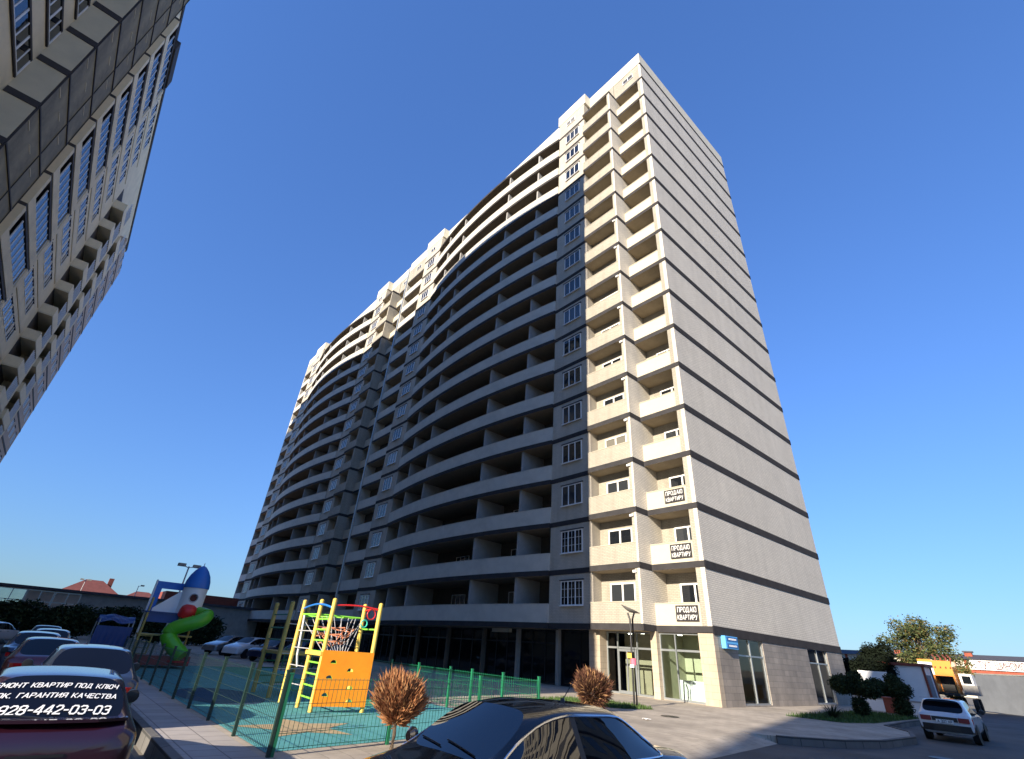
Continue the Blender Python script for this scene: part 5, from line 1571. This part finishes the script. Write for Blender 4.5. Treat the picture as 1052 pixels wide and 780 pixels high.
def house(x, y, w, d, h, rh, label, roofm, wallm):
    r = empty('house', (x, y, 0)); tag(r, label, 'house')
    mb = MB(); mb.box(-d / 2, d / 2, -w / 2, w / 2, 0, h, wallm); local('wall', mb, r)
    mb = MB(); e = .5
    mb.face([(d / 2 + e, -w / 2 - e, h), (d / 2 + e, w / 2 + e, h), (0, w / 2 * .25, h + rh), (0, -w / 2 * .25, h + rh)], roofm)
    mb.face([(-d / 2 - e, w / 2 + e, h), (-d / 2 - e, -w / 2 - e, h), (0, -w / 2 * .25, h + rh), (0, w / 2 * .25, h + rh)], roofm)
    mb.face([(d / 2 + e, w / 2 + e, h), (-d / 2 - e, w / 2 + e, h), (0, w / 2 * .25, h + rh)], roofm)
    mb.face([(-d / 2 - e, -w / 2 - e, h), (d / 2 + e, -w / 2 - e, h), (0, -w / 2 * .25, h + rh)], roofm)
    ro = local('roof', mb, r)
    mb = MB(); mb.box(-.4, .4, w * .2, w * .2 + .8, h, h + rh + .6, M_SHADERED); local('chimney', mb, ro)
    for k in range(3):
        yy = -w / 2 + w * (k + .5) / 3
        mb = MB(); mb.box(d / 2, d / 2 + .08, yy - .6, yy + .6, h - 2.1, h - .6, M_FRAME); wo = local('window', mb, r)
        mb = MB(); mb.face([(d / 2 + .09, yy - .5, h - 2), (d / 2 + .09, yy + .5, h - 2), (d / 2 + .09, yy + .5, h - .7), (d / 2 + .09, yy - .5, h - .7)], M_PANE); local('pane', mb.mesh('pane', fix=False), wo)
    return r
house(-132, 5.5, 11, 10, 5.4, 3.4, 'house with steep red hipped roof left of the rocket', M_SHADERED, M_TCREAM)
house(-136, 14.5, 9, 10, 5.2, 2.6, 'smaller red roofed house right of the steep hipped one', M_SHADERED, M_TCREAM)
bh = empty('warehouse', (-112, 24, 0)); tag(bh, 'long grey warehouse with brown roof behind the rocket slide', 'building')
mb = MB(); mb.box(-8, 6, -9, 16, 0, 5.6, M_CONC); local('wall', mb, bh)
mb = MB(); mb.prism([(-8.5, -9.5), (6.5, -9.5), (6.5, 16.5), (-8.5, 16.5)], 5.6, 7.0, M_RUST); local('roof', mb, bh)
for i in range(6):
    mb = MB(); mb.box(6, 6.1, -8 + 4 * i, -6 + 4 * i, 2.8, 4.4, M_DARKPANE); local('window', mb, bh)
for i, (x, y, r, h) in enumerate([(-72, -6.5, 2.2, 3.0), (-74, -2.0, 2.5, 3.2), (-73, 2.4, 2.4, 3.1), (-74, 6.6, 2.4, 3.4), (-73, 10.6, 2.3, 3.3), (-72, 14.8, 2.2, 3.1)]):
    leafy('hedge_tree', (x, y, 0), ['dark bushy tree at the far left behind the white saloon', 'dark bushy tree below the glazed pavilion left of the parked row', 'dark bushy tree straight above the parked row', 'dark bushy tree below the red roofs', 'dark bushy tree behind the blue tarpaulin', 'dark bushy tree directly behind the rocket slide'][i], 'tree', [(0, 0, h * .45, r, r, h * .42), (.3, .8, h * .7, r * .6, r * .6, h * .3), (-.3, -.9, h * .62, r * .7, r * .7, h * .32)], (h * .6, .12), .18, 3500, [M_LEAFM, M_LEAFD], 'dark trees at the street end', 40 + i, 1.25)
# blue tarpaulin-covered stall
bt = empty('covered_stall', (-45.5, 4.0, 0)); tag(bt, 'stall under a sagging blue tarpaulin beyond the parked row', 'stall')
mb = MB(); nu, nv = 14, 10
for i in range(nu):
    for j in range(nv):
        def pt(a, b):
            y = -1.0 + 2.0 * a / nu; x = -1.2 + 2.4 * b / nv
            return (x, y, 2.25 - .18 * abs(math.sin(2.0 * y + .5)) - .5 * abs(x) ** 1.5 * .6 + .05 * math.sin(9 * x + 5 * y))
        mb.face([pt(i, j), pt(i + 1, j), pt(i + 1, j + 1), pt(i, j + 1)], M_DBLUE)
for i in range(nu):
    y0, y1 = -1.0 + 2.0 * i / nu, -1.0 + 2.0 * (i + 1) / nu
    mb.face([(1.2 + .05 * (i % 2), y0, .25), (1.2 + .05 * ((i + 1) % 2), y1, .25), (1.2, y1, 1.5), (1.2, y0, 1.5)], M_DBLUE)
local('tarpaulin', mb, bt)
for x, y in ((-1.1, -.95), (1.1, -.95), (-1.1, .95), (1.1, .95)):
    mb = MB(); mb.tube([(x, y, 0), (x, y, 1.9)], .04, M_ALU, 6); local('leg', mb, bt)
# floodlight mast and far street lamps
def mast(name, x, y, h, label, double):
    r = empty(name, (x, y, 0)); tag(r, label, 'lamp post')
    mb = MB(); mb.tube([(0, 0, 0), (0, 0, h)], .07, M_GREYROPE, 8, r2=.05); local('pole', mb, r, True)
    for s in ((-1, 1) if double else (1,)):
        mb = MB(); mb.tube([(0, 0, h - .1), (0, s * .5, h + .05)], .035, M_GREYROPE, 6); mb.box(-.18, .22, s * .5 - .25, s * .5 + .25, h - .05, h + .15, M_CONC); local('lamp_head', mb, r)
mast('floodlight', -45, 7.0, 5.75, 'twin headed floodlight mast behind the rocket slide', True)
mast('street_lamp', -110, 3.4, 7.5, 'far street lamp above the steep red roof', True)
mast('street_lamp', -104, 10.2, 7.2, 'far single street lamp above the smaller red roof', False)

# small things on the forecourt
t = empty('paper_scrap', (-11.6, 16.6, .002)); tag(t, 'small crumpled scrap of white paper on the sunlit paving', 'litter')
mb = MB(); rnd = random.Random(3)
for i in range(5):
    for j in range(3):
        def q(a, b): return (-.14 + .056 * a, -.08 + .053 * b, .012 + .03 * abs(math.sin(2.1 * a + 1.3 * b)))
        mb.face([q(i, j), q(i + 1, j), q(i + 1, j + 1), q(i, j + 1)], M_WHITE)
local('sheet', mb, t)
for x, y, lab in ((-12.1, 18.8, 'round iron manhole cover on the sunlit forecourt before the shops'), (-4.6, 21.0, 'round iron manhole cover in the shaded road')):
    z = .004 if y < 20 else -.174
    t = empty('manhole_cover', (x, y, z)); tag(t, lab, 'manhole cover')
    mb = MB(); mb.lathe([(.33, 0), (.33, .008), (.31, .008)], M_BLACK, 28); local('rim', mb, t)
    mb = MB(); mb.lathe([(.30, .001), (.30, .010), (.02, .012)], M_BLACK, 28); local('lid', mb, t)
